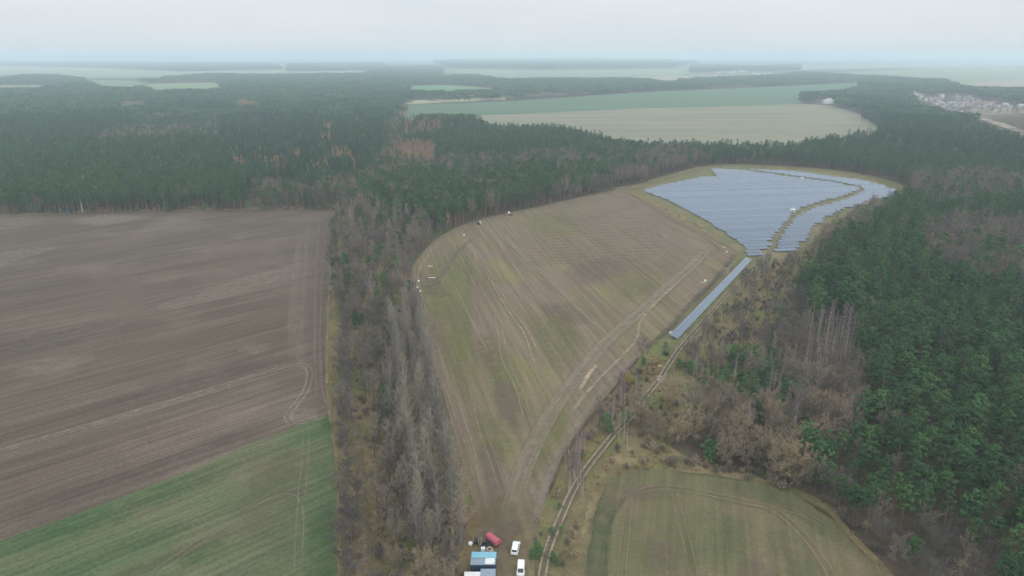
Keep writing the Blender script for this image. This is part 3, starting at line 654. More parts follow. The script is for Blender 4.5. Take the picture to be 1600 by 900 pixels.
zone([(606, 246), (640, 250), (678, 248), (682, 224), (655, 220), (620, 224)], {'larch_tree': .85, 'bare_tree': .15}, 9, 1, (.7, .95))
zone([(632, 212), (692, 206), (690, 188), (632, 188)], {'larch_tree': .65, 'spruce_tree': .35}, 12)
zone([(700, 200), (750, 196), (750, 190), (700, 190)], {'larch_tree': .35, 'spruce_tree': .65}, 12)
zone([(170, 157), (250, 155), (265, 164), (180, 167)], {'bare_tree': .8, 'pine_tree': .2})
zone([(365, 158), (402, 160), (404, 167), (370, 167)], {'larch_tree': .6, 'bare_tree': .4})
zone([(420, 125), (620, 128), (632, 160), (560, 168), (440, 150)], {'bare_tree': .6, 'pine_tree': .4})
KL = list(KIND)
def pick_zone(X, Y):
    zi = np.zeros(X.shape, int)
    for i, (P, *_) in enumerate(ZN):
        if i: zi[inside(X, Y, P)] = i
    return zi
def stand(x, y):
    u, v = x*.93+y*.36, -x*.36+y*.93
    i, j = math.floor(u/190), math.floor(v/260); h = math.sin(i*12.9898+j*78.233)*43758.5453; h -= math.floor(h)
    ride = (u/190-i) < .03 or (v/260-j) < .022
    return .74+.42*h, ride, h
def fill(X, Y, spacing_note=None):
    zi = pick_zone(X, Y)
    for i in range(len(X)):
        P, mix, keep, sr = ZN[zi[i]]
        if rng.random() > keep: continue
        k = rng.choice(list(mix), p=np.array(list(mix.values()))/sum(mix.values()))
        f, ride, h = stand(X[i], Y[i]) if zi[i] == 0 and Y[i] > 480 else (rng.uniform(.85, 1.1), False, .5)
        if ride or (h > .8 and rng.random() < .15): continue
        if k == 'pine_tree' and h < .10 and rng.random() < .5: k = 'bare_tree'
        if k == 'pine_tree' and .9 < h and rng.random() < .5: k = 'spruce_tree'
        put(k, X[i], Y[i], rng.uniform(*sr)*f)
P_edge = world([(480, 345), (540, 345), (540, 500), (545, 1100), (500, 1100)])
P_gap = world([(1150, 398), (1000, 552), (830, 760), (815, 1100), (900, 1100), (960, 700), (1060, 560), (1200, 400)])
FARLIM = 1250
X, Y = grid(-1250, 1250, 120, FARLIM, 5.3)
m = in_view(X, Y) & ok_mask(X, Y, [P_scrub, P_belt, P_gap, P_edge]) & (dist_to(X, Y, ROADP) > 5)
# thin the young wood next to open ground a little so that trunks and floor show
fill(X[m], Y[m])
# the tree belt between the two big fields
def fill_in(poly, z, mix, s, keep=1.0, sr=(.8, 1.1), avoid=3.0, base=None):
    P = world([(*p[:2], z) for p in poly]); X, Y = grid(P[:, 0].min(), P[:, 0].max(), P[:, 1].min(), P[:, 1].max(), s)
    m = inside(X, Y, P) & ok_mask(X, Y) & (dist_to(X, Y, ROADP) > avoid) & (dist_to(X, Y, FPATH) > avoid) & (rng.random(X.shape) < keep)
    for x, y in zip(X[m], Y[m]): put(rng.choice(list(mix), p=np.array(list(mix.values()))/sum(mix.values())), x, y, rng.uniform(*sr))
fill_in([(512, 322), (640, 330), (690, 362), (640, 425), (655, 480), (610, 500), (560, 520), (520, 470)], 5, {'bare_tree': .48, 'dark_bare_tree': .28, 'pine_tree': .16, 'poplar_tree': .08}, 6.2, .95, (.7, 1.0))
fill_in([(550, 470), (620, 470), (625, 540), (600, 570), (555, 570)], 5, {'dark_bare_tree': .6, 'bare_tree': .4}, 7.5, .9, (.75, 1))
fill_in([(520, 560), (600, 560), (625, 700), (620, 780), (540, 900), (530, 800)], 0, {'shrub': .55, 'tan_shrub': .2, 'bare_tree': .25}, 4.0, .72, (.5, .95), 2.5)
fill_in([(590, 740), (745, 830), (745, 960), (590, 960)], 0, {'shrub': .45, 'tan_shrub': .2, 'tan_bare_tree': .10, 'bare_tree': .25}, 3.2, .95, (.5, .95), 2.5)
fill_in([(530, 760), (565, 760), (570, 960), (530, 960)], 0, {'tan_shrub': .6, 'shrub': .4}, 3.6, .8, (.5, .9), 2.0)
def row(pa, pb, z, kind, s, sr, jit=.8, drop=0.0):
    a = np.array(G(*pa, z)); b = np.array(G(*pb, z)); n = int(np.linalg.norm(b-a)/s)
    for i in range(n+1):
        if rng.random() < drop: continue
        p = a+(b-a)*i/n+rng.normal(size=2)*jit
        if ok_mask(np.array([p[0]]), np.array([p[1]]))[0] or True: put(kind, p[0], p[1], rng.uniform(*sr))
row((603, 560), (640, 790), 8, 'poplar_tree', 5, (.6, .85), 1.5)
row((612, 490), (655, 800), 11, 'poplar_tree', 4.2, (.85, 1.05))
row((634, 470), (690, 790), 11, 'poplar_tree', 4.2, (.8, 1.0), 1.5, .15)
row((648, 462), (718, 790), 11, 'poplar_tree', 4.0, (.85, 1.05))
row((668, 800), (735, 870), 8, 'poplar_tree', 4.0, (.55, .8), 1.5)
row((536, 420), (548, 905), 5, 'dark_bare_tree', 6.0, (.72, .95), .8, .1)
row((590, 545), (603, 735), 5, 'dark_bare_tree', 8, (.6, .8), .8, .1)
row((616, 490), (630, 700), 4, 'dark_bare_tree', 6.5, (.5, .7), 1.5, .3)
for p, s in (((606, 622), 1.0), ((608, 645), 1.1), ((551, 443), .0), ((580, 545), .9), ((586, 548), .8)):
    if s: put('young_pine', *G(p[0], p[1], 2), s)
for p, s in (((553, 440), .75), ((600, 330), .8)): put('pine_tree', *G(p[0], p[1], 11), s)
# scrub between field, solar park and wood
def cluster(kind, c, n, sd, sr, z=0):
    a = G(*c, z)
    for i in range(n): put(kind, a[0]+rng.normal()*sd[0], a[1]+rng.normal()*sd[1], rng.uniform(*sr))
cluster('birch_tree', (893, 748), 16, (1.6, 5.5), (.62, .8)); cluster('birch_tree', (905, 722), 8, (1.2, 3), (.6, .8))
cluster('birch_tree', (958, 665), 9, (1.5, 5), (.65, .85)); cluster('birch_tree', (977, 628), 8, (2.5, 5), (.65, .9))
for p in ((1071, 607), (1082, 605), (1094, 604), (1061, 632), (1183, 660), (1195, 655), (1176, 662), (1226, 690), (1234, 668), (1098, 550), (1104, 548), (1088, 570), (1088, 640), (1218, 608)): put('birch_tree', *G(*p), rng.uniform(.6, .85))
for p, s in (((1142, 565), .9), ((1152, 575), 1.25), ((1128, 558), 1.0), ((1165, 570), 1.1), ((1255, 700), 1.5), ((1262, 718), 1.6), ((1275, 745), 1.5), ((1290, 760), 1.4), ((1128, 680), 1.1), ((1088, 672), 1.1), ((832, 872), .55), ((843, 871), .5), ((865, 878), .45), ((838, 868), .5), ((868, 884), .4), ((1007, 640), .7), ((1000, 650), .6), ((978, 663), .7), ((948, 672), .8), ((953, 680), .7), ((875, 795), .4), ((1040, 545), .5), ((1062, 575), .8), ((1075, 585), .7), ((876, 830), .3), ((862, 838), .35)):
    put('young_pine', *G(*p), s)
fill_in([(850, 800), (900, 690), (960, 610), (1000, 562), (1030, 570), (1010, 615), (960, 680), (905, 750), (870, 810)], 0, {'shrub': .5, 'tan_shrub': .3, 'young_pine': .1, 'bare_tree': .1}, 3.4, .75, (.5, 1.0), 3.4)
fill_in([(905, 760), (960, 695), (1040, 640), (1050, 705), (1010, 728), (950, 740)], 0, {'shrub': .55, 'tan_shrub': .45}, 3.6, .5, (.45, 1.1), 3.4)
fill_in([(860, 870), (880, 840), (905, 800), (912, 860), (900, 960), (860, 960)], 0, {'shrub': .6, 'tan_shrub': .4}, 3.6, .5, (.35, .8), 3)
fill_in([(815, 850), (850, 800), (862, 830), (850, 880), (835, 920), (815, 900)], 0, {'shrub': .6, 'tan_shrub': .4}, 3.2, .45, (.35, .7), 3)
fill_in([(1045, 520), (1100, 460), (1150, 405), (1170, 402), (1130, 440), (1080, 490), (1050, 512)], 0, {'shrub': .7, 'tan_shrub': .3}, 4.5, .5, (.4, .8), 3)
fill_in([(1000, 310), (1060, 335), (1135, 375), (1160, 400), (1130, 440), (1120, 400), (1060, 350)], 0, {'shrub': .8, 'tan_shrub': .2}, 5.5, .6, (.35, .8), 3)
fill_in([(1100, 500), (1200, 415), (1260, 400), (1310, 345), (1400, 315), (1440, 310), (1350, 372), (1280, 430), (1190, 530), (1180, 600), (1100, 600), (1065, 590), (1075, 545)], 0, {'shrub': .5, 'tan_shrub': .16, 'dark_bare_tree': .16, 'bare_tree': .18}, 4.0, .72, (.5, .8), 4)
fill_in([(1260, 400), (1320, 350), (1420, 315), (1440, 320), (1350, 385), (1280, 440)], 0, {'bare_tree': .5, 'birch_tree': .2, 'shrub': .3}, 6.5, .6, (.45, .7), 4)
fill_in([(1235, 762), (1290, 786), (1345, 845), (1395, 893), (1370, 830), (1290, 760)], 0, {'shrub': .6, 'tan_shrub': .3, 'bare_tree': .1}, 3.2, .7, (.5, 1.0))
fill_in([(1020, 720), (1100, 720), (1250, 752), (1240, 768), (1100, 740), (1020, 730)], 0, {'shrub': .5, 'tan_shrub': .5}, 3.2, .8, (.5, 1.1))
fill_in([(1060, 602), (1080, 580), (1135, 562), (1230, 560), (1250, 640), (1185, 650), (1100, 622)], 0, {'young_pine': .6, 'birch_tree': .12, 'bare_tree': .1, 'shrub': .18}, 4.6, .85, (.55, 1.0))
fill_in([(985, 700), (1000, 640), (1040, 615), (1060, 640), (1060, 710), (1010, 715)], 0, {'shrub': .5, 'tan_shrub': .3, 'tan_bare_tree': .2}, 4, .8, (.6, .9))
fill_in([(-60, 333), (0, 332), (130, 330.5), (300, 328), (528, 325), (528, 328), (300, 330.5), (0, 335), (-60, 336)], 0, {'young_pine': .35, 'shrub': .5, 'bare_tree': .15}, 6, .6, (.6, 1.2))
tufts = []
for poly, s, keep in (([(905, 900), (925, 765), (985, 715), (1050, 700), (1060, 735), (980, 735), (935, 770), (905, 900)], 1.7, .8), ([(850, 800), (900, 690), (1000, 562), (1060, 520), (1150, 460), (1180, 560), (1060, 640), (1000, 680), (900, 780)], 3.2, .5),
                      ([(1240, 765), (1330, 830), (1390, 900), (1370, 900), (1300, 800), (1240, 770)], 2, .8), ([(515, 560), (600, 560), (640, 760), (600, 960), (530, 960)], 2.6, .5), ([(870, 860), (900, 800), (910, 900), (900, 960), (860, 960)], 2, .6)):
    P = world(poly); X, Y = grid(P[:, 0].min(), P[:, 0].max(), P[:, 1].min(), P[:, 1].max(), s)
    m = inside(X, Y, P) & ok_mask(X, Y) & (dist_to(X, Y, ROADP) > 2.2) & (dist_to(X, Y, FPATH) > 2) & (rng.random(X.shape) < keep)
    tufts += [(x, y, rng.uniform(.5, 1.1)) for x, y in zip(X[m], Y[m])]
scatter('dry_grass', 'grass_tuft', tufts, 'tufts of pale dry grass along the dirt track and field edges')

# ------------------------------------------------------------------ individual trees and shrubs
PLACES = [('in the pale twin row beside the stubble field', [(600, 430), (665, 440), (760, 870), (640, 880)]),
          ('on the edge of the green and ploughed fields', [(505, 400), (562, 400), (575, 960), (505, 960)]),
          ('in the tree belt left of the stubble field', [(505, 300), (640, 330), (700, 350), (660, 450), (760, 900), (700, 960), (505, 960)]),
          ('between the dirt track and the stubble field', [(830, 900), (960, 600), (1040, 540), (1035, 590), (900, 760), (850, 900)]),
          ('right beside the solar park', [(1060, 520), (1190, 410), (1400, 290), (1450, 310), (1300, 420), (1180, 550)]),
          ('at the top edge of the rounded crop field', [(990, 600), (1180, 620), (1270, 700), (1270, 780), (1000, 740)]),
          ('in the young thicket below the solar strip', [(1040, 540), (1260, 540), (1260, 660), (1040, 620)]),
          ('along the right edge of the rounded crop field', [(1230, 690), (1330, 690), (1480, 900), (1480, 1000), (1340, 960)]),
          ('in the leafless thicket in the bottom right corner', [(1330, 790), (1700, 820), (1700, 1100), (1340, 1100)]),
          ('in the leafless stand left of the dark green wood', [(1080, 440), (1345, 450), (1440, 680), (1330, 740), (1180, 600)]),
          ('in the green wood on the right, nearer half', [(1200, 560), (1750, 560), (1750, 1000), (1300, 1000)]),
          ('in the green wood on the right, farther half', [(1180, 230), (1750, 230), (1750, 560), (1180, 560)]),
          ('between the track and the rounded crop field', [(850, 960), (900, 780), (960, 690), (1060, 640), (1060, 740), (930, 760), (905, 960)]),
          ('on the wood edge behind the ploughed field', [(-200, 240), (530, 240), (530, 345), (-200, 350)]),
          ('at the wood edge behind the stubble field', [(560, 250), (1120, 220), (1120, 290), (700, 420)])]
PLW = [(t, [PX_ for PX_ in p]) for t, p in PLACES]
def where(x, y, z=6):
    px, py = PX(x, y, z)
    for t, p in PLACES:
        if inside(np.array([px]), np.array([py]), p)[0]: return t
    return 'in the mixed wood between the big fields'
DESC = {'pine_tree': ('green pine', 'pine tree'), 'spruce_tree': ('dark pointed spruce', 'spruce tree'), 'larch_tree': ('orange autumn larch', 'larch tree'), 'young_pine': ('bushy young pine', 'pine tree'),
        'bare_tree': ('leafless brown tree', 'bare tree'), 'dark_bare_tree': ('leafless dark grey tree', 'bare tree'), 'tan_bare_tree': ('broad leafless tan tree', 'bare tree'), 'poplar_tree': ('tall pale grey leafless poplar', 'poplar'),
        'birch_tree': ('slim white trunked birch', 'birch'), 'shrub': ('bare brown shrub', 'shrub'), 'tan_shrub': ('tan leafy shrub', 'shrub')}
OBN = {'dark_bare_tree': 'bare_tree', 'tan_bare_tree': 'bare_tree', 'tan_shrub': 'shrub', 'young_pine': 'young_pine_tree'}
LIM = {'pine_tree': 300, 'young_pine': 200, 'spruce_tree': 120, 'larch_tree': 150, 'poplar_tree': 150, 'birch_tree': 200}
SHARE = {'bare_tree': 300, 'shrub': 300}
pool = {}
for k, L_ in TREES.items():
    if k in DESC: pool.setdefault({'dark_bare_tree': 'bare_tree', 'tan_bare_tree': 'bare_tree', 'tan_shrub': 'shrub'}.get(k, k), []).extend([(k, *t) for t in L_])
YARD = lambda x, y: any(724 < PX(x, y, z)[0] < 832 and 828 < PX(x, y, z)[1] < 1010 for z in (0, 4, 8, 12)) 
for k in pool: pool[k] = [t for t in pool[k] if not YARD(t[1], t[2]) or (t[0] == 'young_pine' and PX(t[1], t[2])[0] > 820)]
COUNTS = {}
def place_tree(k, x, y, s, label=None, group=None, v=None):
    tm, cm = KIND[k][v if v is not None else int(rng.integers(len(KIND[k])))]
    d, cat = DESC[k]; w = where(x, y)
    lab = label or '%s %s' % (d, w); rz = rng.uniform(0, 6.28)
    if tm is None:
        o = obj(OBN.get(k, k), cm, None, (x, y, .04), rz, s)
    else:
        o = obj(OBN.get(k, k), None, None, (x, y, .04), rz, s)
        obj('trunk', tm, o); obj('crown', cm, o)
    tag(o, lab, cat, group or (None if label else '%s %s' % (cat+'s', w)))
    return o
for k, L_ in pool.items():
    lim = LIM.get(k, SHARE.get(k, 300))
    def key(t):
        px, py = PX(t[1], t[2], 5); vis = -5 < px < 1605 and py < 905
        return (0 if vis else 1, math.hypot(t[1], t[2])/t[3])
    L_.sort(key=key)
    near = [t for t in L_[:lim] if key(t)[0] == 0]; rest = L_[len(near):]
    for t in near: place_tree(*t)
    by = {}
    for t in rest: by.setdefault(t[0], []).append(t[1:])
    for kk, pts in by.items():
        nm = {'pine_tree': 'pine_forest', 'spruce_tree': 'spruce_forest', 'larch_tree': 'larch_stand', 'bare_tree': 'leafless_woodland', 'dark_bare_tree': 'dark_leafless_woodland', 'tan_bare_tree': 'tan_leafless_woodland', 'birch_tree': 'birch_stand', 'shrub': 'shrub_thicket', 'tan_shrub': 'tan_shrub_thicket', 'young_pine': 'young_pine_thicket', 'poplar_tree': 'poplar_stand'}[kk]
        scatter(nm, kk, pts, {'pine_tree': 'green pine forest covering the land beyond the near trees'}.get(kk, 'farther %s trees filling the woods between the fields' % DESC[kk][0]))
    COUNTS[k] = (len(near), len(rest))
print('TREES', COUNTS)
# far woods in clumps
X, Y = grid(-2600, 2700, FARLIM, 3300, 27, .3)
m = in_view(X, Y, 8, 150) & ok_mask(X, Y)
X, Y = X[m], Y[m]; zi = pick_zone(X, Y); B = {'pine_clump': [], 'bare_clump': [], 'spruce_clump': [], 'larch_clump': []}
for i in range(len(X)):
    mix = ZN[zi[i]][1]; k = rng.choice(list(mix), p=np.array(list(mix.values()))/sum(mix.values()))
    kk = {'pine_tree': 'pine_clump', 'spruce_tree': 'spruce_clump', 'larch_tree': 'larch_clump'}.get(k, 'bare_clump')
    if zi[i] == 0: kk = 'bare_clump' if math.sin(X[i]*.004+1)*math.cos(Y[i]*.006)+rng.normal()*.25 > .72 else 'pine_clump'
    f, ride, h = stand(X[i], Y[i])
    if zi[i] == 0 and h < .12 and rng.random() < .5: kk = 'bare_clump'
    if zi[i] == 0 and h > .85 and rng.random() < .6: kk = 'spruce_clump'
    B[kk].append((X[i], Y[i], rng.uniform(.9, 1.08)*(.5+.5*f)))
# distant wood bands: outlines as seen in the photograph
BANDS = [[(0, 124), (40, 118), (90, 118), (130, 124), (60, 131), (0, 131)], [(95, 128), (130, 128), (135, 137), (100, 137)], [(150, 134), (180, 131), (228, 133), (228, 142), (150, 141)],
         [(0, 96), (120, 96), (220, 97), (430, 100), (440, 107), (280, 110), (160, 105), (0, 102)], [(255, 122), (330, 116), (420, 118), (500, 116), (640, 116), (640, 132), (640, 160), (400, 160), (340, 141), (330, 130), (260, 134)],
         [(450, 100), (600, 98), (605, 108), (450, 110)], [(600, 104), (690, 103), (690, 118), (560, 118)], [(690, 120), (740, 118), (790, 126), (800, 136), (700, 134), (640, 132), (640, 122)],
         [(770, 150), (775, 130), (830, 124), (980, 124), (1035, 134), (1030, 140), (900, 148), (800, 153)], [(1050, 134), (1080, 125), (1220, 118), (1250, 113), (1400, 122), (1345, 132), (1200, 134), (1060, 138)],
         [(680, 98), (740, 92), (1000, 92), (1090, 98), (1050, 106), (850, 108), (700, 106)], [(1345, 150), (1345, 128), (1380, 120), (1440, 126), (1420, 140), (1450, 160), (1340, 165)],
         [(1395, 126), (1440, 124), (1490, 132), (1505, 140), (1490, 148), (1410, 142)], [(1080, 100), (1180, 104), (1250, 100), (1250, 108), (1080, 112)], [(1570, 180), (1640, 172), (1700, 190), (1640, 200), (1590, 190)], [(1570, 148), (1640, 143), (1640, 152), (1575, 153)],
         [(1255, 154), (1290, 145), (1350, 142), (1350, 165), (1310, 168)], [(1150, 88), (1600, 88), (1700, 91), (1200, 91)], [(-100, 90), (300, 90), (300, 92.5), (-100, 93)]]
for i, b in enumerate(BANDS):
    P = world([(*p[:2], 9) for p in b]); s = 32 if P[:, 1].min() < 5500 else 70; s = s if P[:, 1].min() < 9000 else 150
    xm = max(P[:, 0].min(), -14000); xM = min(P[:, 0].max(), 14000); yM = min(P[:, 1].max(), 22000)
    X, Y = grid(xm, xM, max(P[:, 1].min(), 1300), yM, s, .3)
    m = inside(X, Y, P) & in_view(X, Y, 8, 120) & (Y > 3300 if i not in (11, 12, 14, 15, 16) else Y > 3300)
    for FZ in FARF[:4]+FARZ: m &= ~inside(X, Y, FZ)
    for x, y in zip(X[m], Y[m]): B['bare_clump' if rng.random() < .12 else 'pine_clump'].append((x, y, s/30*rng.uniform(.8, 1.0) if s < 40 else s/34))
for i in range(34):                                                 # a loose line of trees and copses at the far field
    p = (645+i*4.6+rng.uniform(-2, 2), 157-i*.06+rng.uniform(-.5, .5)); g = G(*p)
    if rng.random() < .75: B['bare_clump'].append((g[0], g[1], rng.uniform(.35, .6)))
print('CLUMPS', {k: len(v) for k, v in B.items()})
scatter('distant_pine_woods', 'pine_clump', B['pine_clump'], 'far pine woods fading into the haze')
scatter('distant_leafless_woods', 'bare_clump', B['bare_clump'], 'far leafless woods fading into the haze')
scatter('distant_spruce_woods', 'spruce_clump', B['spruce_clump'], 'far dark spruce woods')
scatter('distant_larch_stand', 'larch_clump', B['larch_clump'], 'orange larch stand among the far woods')
# single trees that stand out
def gen_snag(h):
    tr = MB(); tr.tube([(0, 0, 0), (.1, 0, h*.3), (.2, .1, h*.5)], [.3, .25, .2], 6); cr = MB()
    for i in range(9):
        th = i*.7+rng.uniform(-.3, .3); a = rng.uniform(.25, .6); z0 = h*rng.uniform(.3, .5); p = np.array([.15, .05, z0]); d = np.array([math.cos(th)*a, math.sin(th)*a, 1]); ll = h*rng.uniform(.35, .55); pts = [p]
        for k in range(4): d = d+rv()*.2; d /= np.linalg.norm(d); p = p+d*ll/4; pts.append(p)
        cr.tube(pts, [.17, .13, .10, .07, .03], 4)
        for k in range(5): q = pts[1+k % 3]; e = (d+rv()*.7); e /= np.linalg.norm(e); cr.tube([q, q+e*ll*.2, q+e*ll*.38+rv()*.2], [.07, .05, .02], 3)
    return tr, cr
def snag(p, h, label):
    tr, cr = gen_snag(h); o = thing('dead_tree', label, 'dead tree', (*G(*p), .04), rng.uniform(0, 6))
    obj('trunk', tr.mesh('dead_trunk', M_dead), o); obj('branches', cr.mesh('dead_branches', M_dead), o)
snag((1512, 632), 16, 'white dead tree with spread bare branches inside the dark green wood')
snag((1424, 540), 15, 'thin pale dead tree rising among pines above the white one')
snag((1457, 672), 9, 'short white dead snag at the lower edge of the pine wood')
snag((1590, 800), 9, 'small grey dead tree near the right border of the photo')
def oneshrub(p, mat, name, label, cat, s=1.0, seed=0):
    mb = gen_shrub(2.6, 2.2, 24, 26, .06, .6, .2); o = obj(name, mb.mesh(name, mat), None, (*G(*p), .04), 0, s); tag(o, label, cat)
oneshrub((1132, 708), M_red, 'shrub', 'dark red shrub between the broad tan trees', 'shrub', 1.5)
oneshrub((1150, 700), M_red, 'shrub', 'dark red shrub right of the other dark red one', 'shrub', 1.3)
oneshrub((1117, 713), M_yel, 'shrub', 'small yellow leaved shrub left of the red shrubs', 'shrub', .8)
oneshrub((1086, 539), M_yel, 'shrub', 'pale yellow shrub right of the track near the solar strip', 'shrub', .7)
oneshrub((983, 600), M_yel, 'shrub', 'yellowish young tree by the birches left of the track', 'shrub', 1.2)
oneshrub((1040, 556), M_young, 'shrub', 'low green bush across the track end of the solar strip', 'shrub', .8)

# ------------------------------------------------------------------ solar park
def panel_mat():
    m, N, L = new_mat('solar_panel'); b = N.new('ShaderNodeBsdfPrincipled')
    oi = N.new('ShaderNodeObjectInfo'); tc = N.new('ShaderNodeTexCoord')
    w = N.new('ShaderNodeTexBrick'); w.offset = 0; w.inputs['Scale'].default_value = 1; w.inputs['Mortar Size'].default_value = .03; w.inputs['Brick Width'].default_value = 1.0; w.inputs['Row Height'].default_value = 1.68
    w.inputs['Color1'].default_value = (.034, .066, .112, 1); w.inputs['Color2'].default_value = (.04, .072, .12, 1); w.inputs['Mortar'].default_value = (.25, .28, .33, 1)
    L.new(tc.outputs['Object'], w.inputs['Vector'])
    f = noise(N, L, tc.outputs['Object'], .08, 3)
    r = ramp(N, L, oi.outputs['Random'], [(0, (.75, .76, .8)), (1, (1.3, 1.28, 1.25))])  # tone varies by row: uneven cloud reflections put into the panel colour
    c = mixc(N, L, 1.0, w.outputs['Color'], r, 'MULTIPLY'); c = mixc(N, L, f, c, mixc(N, L, .12, c, (.35, .38, .42)))
    L.new(c, b.inputs['Base Color']); b.inputs['Roughness'].default_value = .22; b.inputs['Specular IOR Level'].default_value = .45; b.inputs['Metallic'].default_value = .08
    b.inputs['Coat Weight'].default_value = .3; b.inputs['Coat Roughness'].default_value = .08
    out(N, L, b.outputs[0]); return m
M_panel = panel_mat(); M_alu = plain('aluminium', (.5, .51, .52), .4, .6); M_steel = plain('galvanised_steel', (.28, .29, .29), .5, .5)
def solar_row(a, d, length, label, group, wid=3.3, z0=.8, z1=1.6):
    """a: left end on the ground, d: heading; the low edge lies to the right of the heading"""
    o = thing('solar_panel_row', label, 'solar panels', (a[0], a[1], .05), d, group)
    tl = math.atan2(z1-z0, wid); hl = math.hypot(wid, z1-z0)/2
    for k, nm in ((0, 'lower_panels'), (1, 'upper_panels')):
        s0 = k*hl+(.02 if k else 0); s1 = s0+hl-.03
        mb = MB(); mb.box(0, length, s0, s1, -.02, .02)
        c = obj(nm, mb.mesh('solar_modules', M_panel), o, (0, -wid/2, z0)); c.rotation_euler = (tl, 0, 0)
    fr = MB()
    for y, z in ((-wid/2+.5, z0+.5*(z1-z0)/wid-.09), (wid/2-.6, z1-.6*(z1-z0)/wid-.09)): fr.box(0.05, length-.05, y-.04, y+.04, z-.05, z)
    n = max(2, int(length/4)+1)
    for i in range(n):
        x = .4+(length-.8)*i/(n-1)
        fr.box(x-.05, x+.05, -wid/2+.47, -wid/2+.53, -.1, z0+.2); fr.box(x-.05, x+.05, wid/2-.65, wid/2-.58, -.1, z1-.25)
    obj('support_frame', fr.mesh('support_frame', M_steel), o)
    return o
th = R(9); dv = np.array([math.cos(th), math.sin(th)]); nv = np.array([-dv[1], dv[0]])
zt = 1.4
SA = world([(x, y, zt) for x, y in [(1002, 297), (1030, 289), (1062, 283), (1090, 277), (1119, 274.5), (1110, 262.5), (1165, 265.5), (1250, 278), (1300, 284), (1334, 291), (1343, 295), (1332, 300), (1292, 311), (1262, 319), (1240, 330), (1222, 352), (1205, 374), (1188, 396), (1180, 402), (1168, 402), (1164, 390), (1158, 382), (1130, 361), (1080, 331), (1040, 311)]])
SB = world([(x, y, zt) for x, y in [(1165, 263.5), (1240, 267), (1330, 278.5), (1380, 289), (1398, 298), (1396, 305), (1362, 312), (1322, 324), (1290, 338), (1262, 362), (1238, 391), (1208, 393), (1224, 360), (1244, 336), (1274, 323), (1320, 311), (1350, 297), (1342, 290), (1302, 282), (1250, 275.5)]])
o0 = np.array(G(1172, 402, zt))
def runs(P, minlen):
    res = []
    for k in range(-3, 62):
        c = o0+nv*k*6.9
        s = np.arange(-400, 420, 2.0); X = c[0]+dv[0]*s; Y = c[1]+dv[1]*s; m = inside(X, Y, P)
        st = None
        for i in range(len(s)):
            if m[i] and st is None: st = s[i]
            if st is not None and (not m[i] or i == len(s)-1):
                e = st+round((s[i]-st)/5)*5
                if s[i]-st >= minlen: res.append((c+dv*st, e-st))
                st = None
    return res
SAr = runs(SA, 6); SBr = runs(SB, 6)
for a, l in SAr: solar_row(a, th, l, 'long blue row of solar panels in the fan shaped main array', 'solar panel rows of the main array')
for a, l in SBr: solar_row(a, th, l, 'blue row of solar panels in the curved right array', 'solar panel rows of the right array')
print('ROWS', len(SAr), len(SBr))
a = np.array(G(1052.5, 527, 1.2)); b = np.array(G(1170, 404, 1.5)); dd = math.atan2(b[1]-a[1], b[0]-a[0]); L0 = float(np.linalg.norm(b-a))
solar_row(a, dd, L0, 'single long diagonal strip of solar panels beside the grassy track', None, 3.7, .8, 2.1)
# fence of the solar park
def fence(pts, label, h=2.0, step=3.0):
    P = smooth(world(pts), 6, False); o = thing('wire_fence', label, 'fence', (P[0][0], P[0][1], .05))
    w = MB(); posts = []; acc = 0
    for i in range(1, len(P)):
        p, q = P[i-1]-P[0], P[i]-P[0]
        for z in (.3, .9, 1.5, h): w.tube([(p[0], p[1], z), (q[0], q[1], z)], [.015, .015], 3)
        acc += np.linalg.norm(q-p)
        if acc > step: posts.append(q); acc = 0
    obj('wire', w.mesh('wire', M_steel), o); pm = MB(); pm.tube([(0, 0, 0), (0, 0, h+.05)], [.035, .035], 5, 0, True); me = pm.mesh('fence_post', M_steel)
    for q in posts[:100]: obj('post', me, o, (q[0], q[1], 0))
fence([(1040, 518), (1080, 478), (1120, 437), (1155, 402), (1140, 384), (1100, 361), (1040, 325), (1000, 302)], 'thin wire fence between the stubble field and solar panels')
fence([(1050, 545), (1075, 545), (1120, 497), (1160, 455), (1205, 412), (1250, 396), (1300, 350), (1390, 316)], 'thin wire fence on the wood side of the solar park')
M_white = plain('white_paint', (.78, .79, .80), .45); M_wht2 = plain('offwhite_sheet', (.68, .68, .66), .7); M_grey = plain('grey_metal', (.28, .31, .34), .5, .2); M_glass = plain('dark_glass', (.015, .018, .022), .08, 0, .8)
M_tyre = plain('rubber', (.02, .02, .02), .8); M_rim = plain('wheel_rim', (.45, .45, .46), .35, .8); M_lamp = plain('lamp_glass', (.5, .08, .06), .2); M_hl = plain('headlight_glass', (.75, .77, .8), .1)
def kiosk(p, label, s=1.0):
    o = thing('transformer_station', label, 'kiosk', (*G(*p), .05), th, None, s)
    obj('cabin', MB().box(-1.6, 1.6, -1.2, 1.2, 0, 2.4).mesh('cabin', M_white), o)
    obj('roof', MB().prism([(-1.4, 2.4), (1.4, 2.4), (1.35, 2.6), (0, 2.85), (-1.35, 2.6)], -1.8, 1.8).mesh('roof', M_wht2), o)
    dr = obj('door', MB().box(-.9, .9, -1.24, -1.203, .15, 2.1).mesh('door', M_grey), o); obj('handle', MB().box(.05, .1, -1.28, -1.241, 1.0, 1.3).mesh('handle', M_steel), dr)
kiosk((1238, 332), 'white transformer kiosk between the two solar arrays', 1.05)
kiosk((1253, 281), 'small white kiosk farther back among the solar rows', .9)
kiosk((1048, 522.5), 'small white cabinet at the near end of the solar strip', .42)
